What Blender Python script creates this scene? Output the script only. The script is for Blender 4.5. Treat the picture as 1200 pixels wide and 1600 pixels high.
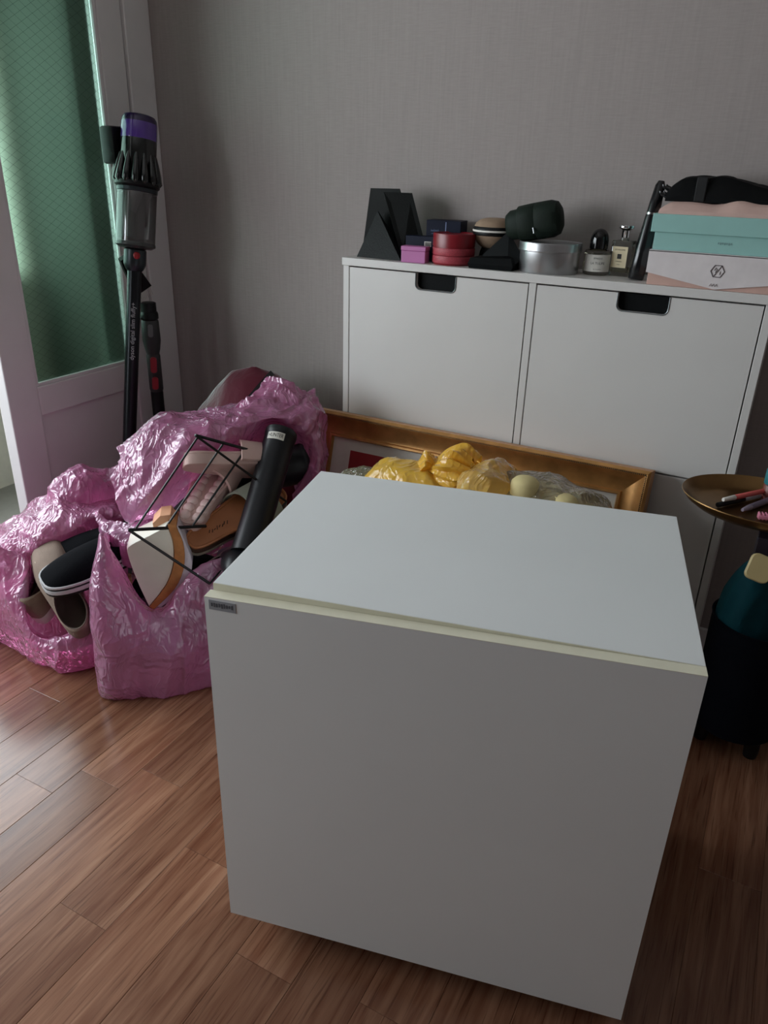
import bpy, bmesh, math, random
import numpy as np
from mathutils import Vector, Matrix, noise

for o in list(bpy.data.objects):
    bpy.data.objects.remove(o)
scene = bpy.context.scene
COL = scene.collection
rnd = random.Random(7)

# ------------------------------------------------------------------ camera
FPX = 1175.4
CAM = np.array([.9842, -1.8230, 1.1039])
_p, _y, _r = [math.radians(a) for a in (24.69, -27.273, 1.7284)]
FW = np.array([math.sin(_y)*math.cos(_p), math.cos(_y)*math.cos(_p), -math.sin(_p)])
_rt = np.array([math.cos(_y), -math.sin(_y), 0.0])
_up = np.cross(_rt, FW)
RT = _rt*math.cos(_r) + _up*math.sin(_r)
UP = -_rt*math.sin(_r) + _up*math.cos(_r)
cd = bpy.data.cameras.new('camera')
cd.sensor_fit = 'VERTICAL'; cd.sensor_height = 36.0; cd.lens = FPX/1600*36.0
cd.clip_start = 0.02
cam = bpy.data.objects.new('camera', cd); COL.objects.link(cam)
cam.matrix_world = Matrix(((RT[0], UP[0], -FW[0], CAM[0]), (RT[1], UP[1], -FW[1], CAM[1]),
                           (RT[2], UP[2], -FW[2], CAM[2]), (0, 0, 0, 1)))
scene.camera = cam

# ------------------------------------------------------------------ light: overcast daylight through the balcony door
w = bpy.data.worlds.new('world'); scene.world = w; w.use_nodes = True
bgn = w.node_tree.nodes['Background']
bgn.inputs[0].default_value = (0.87, 0.945, 1.0, 1); bgn.inputs[1].default_value = 13.6
def portal(name, loc, rot, sx, sy):
    l = bpy.data.lights.new(name, 'AREA'); l.shape = 'RECTANGLE'; l.size = sx; l.size_y = sy
    l.cycles.is_portal = True
    o = bpy.data.objects.new(name, l); COL.objects.link(o); o.location = loc; o.rotation_euler = rot
# daylight enters the balcony through its open outer side
portal('balcony_daylight_offscreen', (-1.46, -1.75, 1.22), (0, -math.pi/2, 0), 1.0, 3.7)
vs = scene.view_settings
vs.view_transform = 'Standard'; vs.look = 'None'; vs.gamma = 1.0; vs.use_curve_mapping = False
vs.exposure = -0.50

# ------------------------------------------------------------------ pixel -> place helpers
def ray(px, py): return FW + RT*((px-600)/FPX) - UP*((py-800)/FPX)
def onax(px, py, ax, v):
    d = ray(px, py); t = (v-CAM[ax])/d[ax]; return Vector(CAM + d*t)
def PX(px, py, v): return onax(px, py, 0, v)
def PY(px, py, v): return onax(px, py, 1, v)
def PZ(px, py, v): return onax(px, py, 2, v)
_bn = np.array([.625, -.78, 0.0]); _b0 = np.array([-.19, -.89, 0.0])
def PS(px, py, s):
    """point at setback s behind the vertical plane through the front foot of the bags"""
    d = ray(px, py); t = (_bn@(_b0-CAM)-s)/(_bn@d); return Vector(CAM + d*t)
SV = Vector((.78, .625, 0)); TV = Vector((.625, -.78, 0)); ZV = Vector((0, 0, 1))

# ------------------------------------------------------------------ materials
def lin(c):
    return tuple(((v/255)/12.92 if v/255 <= .04045 else ((v/255+.055)/1.055)**2.4) for v in c)+(1,)
_m = {}
def nodes(name):
    m = bpy.data.materials.new(name); m.use_nodes = True
    nt = m.node_tree; b = nt.nodes['Principled BSDF']
    return m, nt, b
def mat(name, rgb, rough=.5, metal=0, var=.06, scale=30, bump=.0, bscale=200, coat=0, spec=.5, stretch=None, sheen=0):
    if name in _m: return _m[name]
    m, nt, b = nodes(name)
    b.inputs['Roughness'].default_value = rough; b.inputs['Metallic'].default_value = metal
    b.inputs['Specular IOR Level'].default_value = spec
    b.inputs['Coat Weight'].default_value = coat
    if sheen: b.inputs['Sheen Weight'].default_value = sheen
    tc = nt.nodes.new('ShaderNodeTexCoord'); mp = nt.nodes.new('ShaderNodeMapping')
    nt.links.new(tc.outputs['Object'], mp.inputs[0])
    if stretch: mp.inputs['Scale'].default_value = stretch
    n = nt.nodes.new('ShaderNodeTexNoise'); n.inputs['Scale'].default_value = scale; n.inputs['Detail'].default_value = 4
    nt.links.new(mp.outputs[0], n.inputs[0])
    r = nt.nodes.new('ShaderNodeValToRGB'); c = lin(rgb)
    r.color_ramp.elements[0].position = .3; r.color_ramp.elements[1].position = .7
    r.color_ramp.elements[0].color = tuple(v*(1-var) for v in c[:3])+(1,)
    r.color_ramp.elements[1].color = tuple(min(1, v*(1+var)) for v in c[:3])+(1,)
    nt.links.new(n.outputs[0], r.inputs[0]); nt.links.new(r.outputs[0], b.inputs['Base Color'])
    if bump:
        n2 = nt.nodes.new('ShaderNodeTexNoise'); n2.inputs['Scale'].default_value = bscale
        nt.links.new(mp.outputs[0], n2.inputs[0])
        bp = nt.nodes.new('ShaderNodeBump'); bp.inputs['Strength'].default_value = bump; bp.inputs['Distance'].default_value = .002
        nt.links.new(n2.outputs[0], bp.inputs['Height']); nt.links.new(bp.outputs[0], b.inputs['Normal'])
    _m[name] = m; return m
def glass(name, rgb, rough=.02, ior=1.45):
    if name in _m: return _m[name]
    m, nt, b = nodes(name)
    b.inputs['Base Color'].default_value = lin(rgb); b.inputs['Transmission Weight'].default_value = 1
    b.inputs['Roughness'].default_value = rough; b.inputs['IOR'].default_value = ior
    _m[name] = m; return m
def film(name, rgb, through=.35, rough=.22, tint=None, bump=.5, bsc=38, glossmix=.12, transl=.55, ior=1.5):
    """thin crumpled plastic film: part clear, part milky, with a glossy skin"""
    m = bpy.data.materials.new(name); m.use_nodes = True; nt = m.node_tree; nt.nodes.clear()
    N = nt.nodes.new; L = nt.links.new
    out = N('ShaderNodeOutputMaterial')
    tc = N('ShaderNodeTexCoord')
    n0 = N('ShaderNodeTexNoise'); n0.inputs['Scale'].default_value = 9; n0.inputs['Detail'].default_value = 3
    L(tc.outputs['Object'], n0.inputs[0])
    mx = N('ShaderNodeMixRGB'); mx.blend_type = 'ADD'; mx.inputs[0].default_value = .12
    L(tc.outputs['Object'], mx.inputs[1]); L(n0.outputs['Color'], mx.inputs[2])
    hs = []
    for sc, k_, str_ in ((bsc*1.6, .8, (1, 1, .14)), (bsc*.5, 1.5, (.5, .5, 1)), (bsc*1.9, .30, (1, .5, .5))):
        mp = N('ShaderNodeMapping'); mp.inputs['Scale'].default_value = str_; L(mx.outputs[0], mp.inputs[0])
        nn = N('ShaderNodeTexNoise'); nn.inputs['Scale'].default_value = sc; nn.inputs['Detail'].default_value = 1; L(mp.outputs[0], nn.inputs[0])
        sb = N('ShaderNodeMath'); sb.operation = 'SUBTRACT'; sb.inputs[1].default_value = .5; L(nn.outputs[0], sb.inputs[0])
        ab = N('ShaderNodeMath'); ab.operation = 'ABSOLUTE'; L(sb.outputs[0], ab.inputs[0])
        mn = N('ShaderNodeMath'); mn.operation = 'MINIMUM'; mn.inputs[1].default_value = .12; L(ab.outputs[0], mn.inputs[0])
        ml = N('ShaderNodeMath'); ml.operation = 'MULTIPLY'; ml.inputs[1].default_value = -4*k_; L(mn.outputs[0], ml.inputs[0]); hs.append(ml)
    a1 = N('ShaderNodeMath'); L(hs[0].outputs[0], a1.inputs[0]); L(hs[1].outputs[0], a1.inputs[1])
    ad = N('ShaderNodeMath'); L(a1.outputs[0], ad.inputs[0]); L(hs[2].outputs[0], ad.inputs[1])
    bp = N('ShaderNodeBump'); bp.inputs['Strength'].default_value = bump; bp.inputs['Distance'].default_value = .010
    L(ad.outputs[0], bp.inputs['Height'])
    c = lin(rgb); t = lin(tint or rgb)
    df = N('ShaderNodeBsdfDiffuse'); df.inputs[0].default_value = c; L(bp.outputs[0], df.inputs['Normal'])
    tl = N('ShaderNodeBsdfTranslucent'); tl.inputs[0].default_value = c; L(bp.outputs[0], tl.inputs['Normal'])
    m1 = N('ShaderNodeMixShader'); m1.inputs[0].default_value = transl; L(df.outputs[0], m1.inputs[1]); L(tl.outputs[0], m1.inputs[2])
    tr = N('ShaderNodeBsdfTransparent'); tr.inputs[0].default_value = t
    m2 = N('ShaderNodeMixShader'); m2.inputs[0].default_value = through; L(m1.outputs[0], m2.inputs[1]); L(tr.outputs[0], m2.inputs[2])
    gl = N('ShaderNodeBsdfGlossy'); gl.inputs['Color'].default_value = (1, .96, .99, 1); gl.inputs['Roughness'].default_value = rough
    L(bp.outputs[0], gl.inputs['Normal'])
    fr = N('ShaderNodeFresnel'); fr.inputs[0].default_value = ior; L(bp.outputs[0], fr.inputs['Normal'])
    ma = N('ShaderNodeMath'); ma.operation = 'ADD'; ma.inputs[1].default_value = glossmix; L(fr.outputs[0], ma.inputs[0])
    m3 = N('ShaderNodeMixShader'); L(ma.outputs[0], m3.inputs[0]); L(m2.outputs[0], m3.inputs[1]); L(gl.outputs[0], m3.inputs[2])
    L(m3.outputs[0], out.inputs[0])
    return m
def wood_floor():
    m, nt, b = nodes('laminate_wood'); N = nt.nodes.new; L = nt.links.new
    tc = N('ShaderNodeTexCoord'); oi = N('ShaderNodeObjectInfo')
    ofs = N('ShaderNodeVectorMath'); ofs.operation = 'SCALE'; ofs.inputs['Scale'].default_value = 9.0
    cmb = N('ShaderNodeCombineXYZ'); L(oi.outputs['Random'], cmb.inputs[0]); L(oi.outputs['Random'], cmb.inputs[1]); L(oi.outputs['Random'], cmb.inputs[2])
    L(cmb.outputs[0], ofs.inputs[0])
    ad = N('ShaderNodeVectorMath'); L(tc.outputs['Object'], ad.inputs[0]); L(ofs.outputs[0], ad.inputs[1])
    mp = N('ShaderNodeMapping'); mp.inputs['Scale'].default_value = (1, .07, 1); L(ad.outputs[0], mp.inputs[0])
    n1 = N('ShaderNodeTexNoise'); n1.inputs['Scale'].default_value = 75; n1.inputs['Detail'].default_value = 6; n1.inputs['Distortion'].default_value = .6
    L(mp.outputs[0], n1.inputs[0])
    mp2 = N('ShaderNodeMapping'); mp2.inputs['Scale'].default_value = (1, .16, 1); L(ad.outputs[0], mp2.inputs[0])
    n2 = N('ShaderNodeTexNoise'); n2.inputs['Scale'].default_value = 17; n2.inputs['Detail'].default_value = 3; L(mp2.outputs[0], n2.inputs[0])
    r1 = N('ShaderNodeValToRGB'); r1.color_ramp.elements[0].position = .33; r1.color_ramp.elements[1].position = .68
    r1.color_ramp.elements[0].color = lin((122, 82, 62)); r1.color_ramp.elements[1].color = lin((154, 116, 93))
    L(n1.outputs[0], r1.inputs[0])
    r2 = N('ShaderNodeValToRGB'); r2.color_ramp.elements[0].position = .3; r2.color_ramp.elements[1].position = .7
    r2.color_ramp.elements[0].color = lin((205, 190, 180)); r2.color_ramp.elements[1].color = lin((255, 252, 248))
    L(n2.outputs[0], r2.inputs[0])
    mu = N('ShaderNodeMixRGB'); mu.blend_type = 'MULTIPLY'; mu.inputs[0].default_value = 1
    L(r1.outputs[0], mu.inputs[1]); L(r2.outputs[0], mu.inputs[2])
    hs = N('ShaderNodeHueSaturation'); L(mu.outputs[0], hs.inputs['Color'])
    mr = N('ShaderNodeMapRange'); mr.inputs['To Min'].default_value = .84; mr.inputs['To Max'].default_value = 1.14
    L(oi.outputs['Random'], mr.inputs[0]); L(mr.outputs[0], hs.inputs['Value'])
    # fine dark pores
    mp3 = N('ShaderNodeMapping'); mp3.inputs['Scale'].default_value = (1, .03, 1); L(ad.outputs[0], mp3.inputs[0])
    n3 = N('ShaderNodeTexNoise'); n3.inputs['Scale'].default_value = 330; n3.inputs['Detail'].default_value = 2; L(mp3.outputs[0], n3.inputs[0])
    r3 = N('ShaderNodeValToRGB'); r3.color_ramp.elements[0].position = .30; r3.color_ramp.elements[1].position = .44
    r3.color_ramp.elements[0].color = (.55, .5, .47, 1); r3.color_ramp.elements[1].color = (1, 1, 1, 1); L(n3.outputs[0], r3.inputs[0])
    mu2 = N('ShaderNodeMixRGB'); mu2.blend_type = 'MULTIPLY'; mu2.inputs[0].default_value = .9
    L(hs.outputs[0], mu2.inputs[1]); L(r3.outputs[0], mu2.inputs[2]); L(mu2.outputs[0], b.inputs['Base Color'])
    b.inputs['Roughness'].default_value = .24; b.inputs['Specular IOR Level'].default_value = .42
    bp = N('ShaderNodeBump'); bp.inputs['Strength'].default_value = .10; bp.inputs['Distance'].default_value = .001
    L(n1.outputs[0], bp.inputs['Height']); L(bp.outputs[0], b.inputs['Normal'])
    return m
def wallpaper():
    m, nt, b = nodes('wallpaper'); N = nt.nodes.new; L = nt.links.new
    tc = N('ShaderNodeTexCoord'); mp = N('ShaderNodeMapping'); mp.inputs['Scale'].default_value = (1, 1, .05); L(tc.outputs['Object'], mp.inputs[0])
    n = N('ShaderNodeTexNoise'); n.inputs['Scale'].default_value = 190; n.inputs['Detail'].default_value = 4; L(mp.outputs[0], n.inputs[0])
    mp2 = N('ShaderNodeMapping'); mp2.inputs['Scale'].default_value = (.1, .1, 1); L(tc.outputs['Object'], mp2.inputs[0])
    n2 = N('ShaderNodeTexNoise'); n2.inputs['Scale'].default_value = 330; n2.inputs['Detail'].default_value = 2; L(mp2.outputs[0], n2.inputs[0])
    ad = N('ShaderNodeMath'); L(n.outputs[0], ad.inputs[0]); L(n2.outputs[0], ad.inputs[1])
    r = N('ShaderNodeValToRGB'); r.color_ramp.elements[0].position = .30; r.color_ramp.elements[1].position = .78
    hf = N('ShaderNodeMath'); hf.operation = 'MULTIPLY'; hf.inputs[1].default_value = .5; L(ad.outputs[0], hf.inputs[0])
    r.color_ramp.elements[0].color = lin((148, 139, 136)); r.color_ramp.elements[1].color = lin((162, 152, 149))
    L(hf.outputs[0], r.inputs[0]); L(r.outputs[0], b.inputs['Base Color'])
    b.inputs['Roughness'].default_value = .75
    bp = N('ShaderNodeBump'); bp.inputs['Strength'].default_value = .25; bp.inputs['Distance'].default_value = .001
    L(hf.outputs[0], bp.inputs['Height']); L(bp.outputs[0], b.inputs['Normal'])
    return m

WHITE = mat('white_laminate', (206, 203, 200), .38, var=.02, scale=6)
BOXW = mat('box_white_laminate', (230, 233, 233), .32, var=.015, scale=5)
CREAM = mat('cream_edge_band', (226, 222, 200), .45, var=.03)
PAINT = mat('white_door_paint', (222, 219, 219), .42, var=.03, scale=8, bump=.08, bscale=60)
BLACK = mat('black_plastic', (12, 13, 14), .4, var=.1, spec=.3)
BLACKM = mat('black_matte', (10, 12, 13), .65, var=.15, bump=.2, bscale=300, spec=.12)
WALLP = wallpaper()
FLOORW = wood_floor()

# ------------------------------------------------------------------ mesh building
class MB:
    def __init__(s): s.v = []; s.f = []
    def add(s, vs, fs):
        o = len(s.v); s.v += [Vector(x) for x in vs]; s.f += [tuple(i+o for i in f) for f in fs]; return s
    def box(s, a, b, bev=0):
        x0, y0, z0 = [min(a[i], b[i]) for i in range(3)]; x1, y1, z1 = [max(a[i], b[i]) for i in range(3)]
        if bev <= 0:
            vs = [(x, y, z) for z in (z0, z1) for y in (y0, y1) for x in (x0, x1)]
            s.add(vs, [(0, 2, 3, 1), (4, 5, 7, 6), (0, 1, 5, 4), (2, 6, 7, 3), (0, 4, 6, 2), (1, 3, 7, 5)])
        else:
            bm = bmesh.new(); bmesh.ops.create_cube(bm, size=1)
            bmesh.ops.scale(bm, vec=(x1-x0, y1-y0, z1-z0), verts=bm.verts)
            bmesh.ops.translate(bm, vec=((x0+x1)/2, (y0+y1)/2, (z0+z1)/2), verts=bm.verts)
            bmesh.ops.bevel(bm, geom=bm.edges[:], offset=bev, segments=2, affect='EDGES', profile=.5)
            s.frombm(bm)
        return s
    def frombm(s, bm):
        bm.verts.ensure_lookup_table(); bm.verts.index_update()
        s.add([v.co.copy() for v in bm.verts], [[v.index for v in f.verts] for f in bm.faces]); bm.free(); return s
    def loft(s, rings, closed=True, cap0=True, cap1=True, loop=False):
        n = len(rings[0]); vs = [p for r in rings for p in r]; fs = []
        m = len(rings)
        for i in range(m if loop else m-1):
            for j in range(n if closed else n-1):
                a = i*n+j; b_ = i*n+(j+1) % n; c = ((i+1) % m)*n+(j+1) % n; d = ((i+1) % m)*n+j
                fs.append((a, b_, c, d))
        if cap0 and not loop: fs.append(tuple(range(n-1, -1, -1)))
        if cap1 and not loop: fs.append(tuple((m-1)*n+j for j in range(n)))
        return s.add(vs, fs)
    def tube(s, pts, r, n=8, caps=True):
        pts = [Vector(p) for p in pts]; rings = []
        rr = r if isinstance(r, (list, tuple)) else [r]*len(pts)
        t0 = (pts[1]-pts[0]).normalized(); ref = Vector((0, 0, 1)) if abs(t0.z) < .9 else Vector((1, 0, 0))
        u = t0.cross(ref).normalized()
        for i, p in enumerate(pts):
            t = (pts[min(i+1, len(pts)-1)]-pts[max(i-1, 0)]).normalized()
            u = (u - t*u.dot(t)).normalized(); v = t.cross(u)
            rings.append([p+(u*math.cos(a)+v*math.sin(a))*rr[i] for a in [2*math.pi*k/n for k in range(n)]])
        return s.loft(rings, True, caps, caps)
    def lathe(s, prof, M=None, n=32, caps=True):
        rings = []
        for r, z in prof:
            rings.append([Vector((r*math.cos(2*math.pi*k/n), r*math.sin(2*math.pi*k/n), z)) for k in range(n)])
        if M is not None: rings = [[M@p for p in q] for q in rings]
        return s.loft(rings, True, caps, caps)
    def prism(s, out, h0, h1, M=None):
        """outline in local xy, extruded in local z"""
        a = [Vector((p[0], p[1], h0)) for p in out]; b = [Vector((p[0], p[1], h1)) for p in out]
        if M is not None: a = [M@p for p in a]; b = [M@p for p in b]
        return s.loft([a, b])
    def xf(s, M): s.v = [M@p for p in s.v]; return s
WL = {}
def wloc(o): return WL.get(o.name, Vector((0, 0, 0)))
def build(name, mb, m, parent=None, smooth=False, kind=None, label=None, auto=None):
    vs = mb.v
    lo = Vector([min(p[i] for p in vs) for i in range(3)]); hi = Vector([max(p[i] for p in vs) for i in range(3)])
    c = Vector(((lo.x+hi.x)/2, (lo.y+hi.y)/2, lo.z))
    me = bpy.data.meshes.new(name); me.from_pydata([p-c for p in vs], [], mb.f)
    bm = bmesh.new(); bm.from_mesh(me); bmesh.ops.recalc_face_normals(bm, faces=bm.faces[:]); bm.to_mesh(me); bm.free()
    if isinstance(m, (list, tuple)):
        for q in m: me.materials.append(q)
    else: me.materials.append(m)
    if smooth:
        me.polygons.foreach_set('use_smooth', [True]*len(me.polygons))
        me.set_sharp_from_angle(angle=math.radians(auto or 40))
    o = bpy.data.objects.new(name, me); COL.objects.link(o)
    o.location = c - (wloc(parent) if parent else Vector((0, 0, 0)))
    if parent: o.parent = parent
    WL[o.name] = c
    if kind: o['kind'] = kind
    if label: o['label'] = label
    return o
def thing(name, label, cat, loc, group=None):
    o = bpy.data.objects.new(name, None); COL.objects.link(o); o.location = loc; o.empty_display_size = .05
    WL[o.name] = Vector(loc); o['label'] = label; o['category'] = cat
    if group: o['group'] = group
    return o
def tag(o, label, cat, group=None):
    o['label'] = label; o['category'] = cat
    if group: o['group'] = group
    return o
def bx(name, a, b, m, parent=None, bev=0, **k): return build(name, MB().box(a, b, bev), m, parent, **k)
def frame(o, x, up):
    x = Vector(x).normalized(); up = Vector(up); y = up.cross(x).normalized(); z = x.cross(y)
    o = Vector(o)
    return Matrix(((x.x, y.x, z.x, o.x), (x.y, y.y, z.y, o.y), (x.z, y.z, z.z, o.z), (0, 0, 0, 1)))
def text(name, body, M, size, m, parent, align='CENTER', depth=.0):
    """flat lettering in the local xy plane of M"""
    cu = bpy.data.curves.new('t', 'FONT'); cu.body = body; cu.size = size; cu.align_x = align; cu.align_y = 'CENTER'; cu.extrude = depth; cu.resolution_u = 3
    to = bpy.data.objects.new('t', cu); COL.objects.link(to)
    dg = bpy.context.evaluated_depsgraph_get(); me = bpy.data.meshes.new_from_object(to.evaluated_get(dg))
    mb = MB().add([M@v.co for v in me.vertices], [list(p.vertices) for p in me.polygons])
    bpy.data.objects.remove(to); bpy.data.curves.remove(cu); bpy.data.meshes.remove(me)
    return build(name, mb, m, parent)
def rrect(w, h, r, n=4):
    out = []
    for cx, cy, a0 in ((w/2-r, h/2-r, 0), (-w/2+r, h/2-r, 90), (-w/2+r, -h/2+r, 180), (w/2-r, -h/2+r, 270)):
        for k in range(n+1):
            a = math.radians(a0+90*k/n); out.append((cx+r*math.cos(a), cy+r*math.sin(a)))
    return out

# ------------------------------------------------------------------ the room
XL, XR, YB, YF, ZC = -.718, 2.8, 0.0, -4.0, 2.3
bx('wall_back', (-.92, 0, -.02), (XR+.1, .12, ZC), WALLP, kind='structure')
bx('wall_right', (XR, YF, -.02), (XR+.1, 0, ZC), WALLP, kind='structure')
bx('wall_front', (-.92, YF-.1, -.02), (XR+.1, YF, ZC), WALLP, kind='structure')
bx('ceiling', (-.92, YF-.1, ZC), (XR+.1, .12, ZC+.1), mat('ceiling_paper', (225, 222, 218), .8), kind='structure')
# left wall: solid part towards the camera and the piece over the balcony door
OPY = -2.40
bx('wall_left', (-.92, YF, -.02), (XL, OPY, ZC), WALLP, kind='structure')
bx('wall_left_header', (-.92, OPY, 2.05), (XL, 0, ZC), WALLP, kind='structure')
# floor with its laminate boards
fl = bx('floor', (-.92, YF, -.03), (XR, 0, -.004), mat('floor_underlay', (60, 38, 28), .8), kind='structure')
ends = {-3: -.96, 0: -1.083, 1: -1.021, 2: -1.308, 3: -1.124, 4: -.88, 5: -1.238, 6: -1.42}
PW = .1012; PL = .90
k = 0
for i in range(-8, 30):
    x0 = -.055+PW*i; x1 = x0+PW
    x0c, x1c = max(x0, XL-.04), min(x1, XR)
    if x1c-x0c < .01: continue
    e = ends.get(i, -rnd.uniform(.2, 1.1))
    ys = [e+PL*j for j in range(-5, 4)]
    ys = [YF]+[y for y in ys if YF+.02 < y < -.02]+[0.0]
    for a, b in zip(ys, ys[1:]):
        g = .0002
        mb = MB(); e2 = .0007
        vs = [(x0c+g, a+g, -.004), (x1c-g, a+g, -.004), (x1c-g, b-g, -.004), (x0c+g, b-g, -.004),
              (x0c+g, a+g, -e2*.6), (x1c-g, a+g, -e2*.6), (x1c-g, b-g, -e2*.6), (x0c+g, b-g, -e2*.6),
              (x0c+g+e2, a+g+e2, 0), (x1c-g-e2, a+g+e2, 0), (x1c-g-e2, b-g-e2, 0), (x0c+g+e2, b-g-e2, 0)]
        mb.add(vs, [(3, 2, 1, 0), (0, 1, 5, 4), (1, 2, 6, 5), (2, 3, 7, 6), (3, 0, 4, 7),
                    (4, 5, 9, 8), (5, 6, 10, 9), (6, 7, 11, 10), (7, 4, 8, 11), (8, 9, 10, 11)])
        build('plank', mb, FLOORW, fl)
bx('baseboard_back', (-.70, -.012, 0), (XR, 0, .06), PAINT, kind='structure', bev=.002)

# balcony beyond the glazed door
BALW = mat('balcony_paint', (88, 97, 86), .8, bump=.1)
bx('balcony_wall_end', (-1.47, .10, -.06), (-.92, .2, 2.45), BALW, kind='structure')
bx('balcony_wall_far', (-1.47, -3.7, -.06), (-.92, -3.6, 2.45), BALW, kind='structure')
bx('balcony_floor', (-1.47, -3.6, -.10), (-.92, .1, -.03), mat('balcony_tile', (150, 148, 140), .6), kind='structure')
bx('balcony_ceiling', (-1.47, -3.6, 2.30), (-.92, .1, 2.4), BALW, kind='structure')
bx('balcony_wall_parapet', (-1.57, -3.6, -.10), (-1.47, .2, .72), mat('parapet_beige', (224, 220, 204), .8), kind='structure')
bx('balcony_sky_blocker', (-1.57, .055, .72), (-1.47, .2, 1.72), mat('parapet_beige', (224, 220, 204), .8), kind='structure')  # added block, narrows the bright sky strip showing through the door glass
bx('balcony_wall_lintel', (-1.57, -3.6, 1.72), (-1.47, .2, 2.4), BALW, kind='structure')

# door frame (trim) and the glazed leaf
fr = MB(); fr.box((-.80, -.093, 0), (XL+.004, 0, 2.05), .003)
build('trim_1', fr, PAINT, kind='structure')
bx('trim_5', (-.875, -.175, -.03), (-.835, .0, 2.05), BALW, kind='structure', bev=.003)
bx('trim_2', (-.80, OPY, 2.0), (XL+.002, -.093, 2.05), PAINT, kind='structure', bev=.003)
bx('trim_3', (-.80, OPY, 0), (XL+.004, OPY+.05, 2.0), PAINT, kind='structure', bev=.003)
bx('trim_4', (-.80, OPY+.05, -.004), (XL-.002, -.093, .012), PAINT, kind='structure', bev=.003)
d1 = bpy.data.objects.new('door_1', None); COL.objects.link(d1); d1.location = (-.745, -.36, 0); WL['door_1'] = Vector((-.745, -.36, 0)); d1['kind'] = 'structure'
DX0, DX1 = -.762, -.722
GY0, GY1, GZ0, GZ1 = -.531, -.178, .548, 1.88
bx('stile', (DX0, -.622, .014), (DX1, GY0, 1.995), PAINT, d1, .003)
bx('stile', (DX0, GY1, .014), (DX1, -.097, 1.995), PAINT, d1, .003)
bx('rail', (DX0, GY0, .47), (DX1, GY1, GZ0), PAINT, d1, .003)
bx('rail', (DX0, GY0, GZ1), (DX1, GY1, 1.995), PAINT, d1, .003)
bx('rail', (DX0, GY0, .014), (DX1, GY1, .12), PAINT, d1, .003)
bx('panel', (DX0+.008, GY0-.002, .118), (DX1-.007, GY1+.002, .472), PAINT, d1)
bd = MB()
for a, b in (((DX1-.014, GY0, GZ0), (DX1-.004, GY0+.009, GZ1)), ((DX1-.014, GY1-.009, GZ0), (DX1-.004, GY1, GZ1)), ((DX1-.014, GY0+.009, GZ0), (DX1-.004, GY1-.009, GZ0+.009))):
    bd.box(a, b, .002)
build('glazing_bead', bd, PAINT, d1)
# wired obscure glass, green tinted
gm, nt, b = nodes('wired_green_glass'); N = nt.nodes.new; L = nt.links.new
nt.nodes.remove(b)
tcn = N('ShaderNodeTexCoord'); nz = N('ShaderNodeTexNoise'); nz.inputs['Scale'].default_value = 240; L(tcn.outputs['Object'], nz.inputs[0])
bpn = N('ShaderNodeBump'); bpn.inputs['Strength'].default_value = .12; bpn.inputs['Distance'].default_value = .002; L(nz.outputs[0], bpn.inputs['Height'])
rf = N('ShaderNodeBsdfRefraction'); rf.inputs['Color'].default_value = lin((180, 198, 189)); rf.inputs['Roughness'].default_value = .5; rf.inputs['IOR'].default_value = 1.08; L(bpn.outputs[0], rf.inputs['Normal'])
gs = N('ShaderNodeBsdfGlossy'); gs.inputs['Roughness'].default_value = .12; L(bpn.outputs[0], gs.inputs['Normal'])
fs = N('ShaderNodeFresnel'); fs.inputs[0].default_value = 1.45
ms = N('ShaderNodeMixShader'); L(fs.outputs[0], ms.inputs[0]); L(rf.outputs[0], ms.inputs[1]); L(gs.outputs[0], ms.inputs[2])
L(ms.outputs[0], nt.nodes['Material Output'].inputs[0])
bx('glass_pane', (-.746, GY0+.001, GZ0+.001), (-.741, GY1-.001, GZ1), gm, d1, label='green obscure wired glass')
wm = MB(); st = .021; q = 0
Wd, Hd = GY1-GY0, GZ1-GZ0
def clipdiag(c, sg):
    pts = []
    # line: z = sg*.62*(y) + c in the pane
    for y in (0, Wd):
        z = sg*.62*y+c
        if 0 <= z <= Hd: pts.append((y, z))
    for z in (0, Hd):
        y = (z-c)/(sg*.62)
        if 0 < y < Wd: pts.append((y, z))
    return pts
for sg in (1, -1):
    c = -.4
    while c < Hd+.4:
        pp = clipdiag(c, sg)
        if len(pp) >= 2 and (abs(pp[0][0]-pp[1][0])+abs(pp[0][1]-pp[1][1])) > .01:
            wm.tube([(-.7402, GY0+pp[0][0], GZ0+pp[0][1]), (-.7402, GY0+pp[1][0], GZ0+pp[1][1])], .0002, 4, False)
        c += st
build('wire_mesh', wm, mat('wire_grey', (70, 80, 76), .5, metal=.6), d1, kind='stuff')
# small white strike plate on the leaf beside the vacuum cleaner
lp = MB().prism(rrect(.066, .125, .02), 0, .022, frame((XL-.004, -.155, 1.03), (0, 1, 0), (1, 0, 0)))
build('latch_plate', lp, mat('white_plastic', (215, 213, 214), .4), d1, smooth=True)

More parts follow.
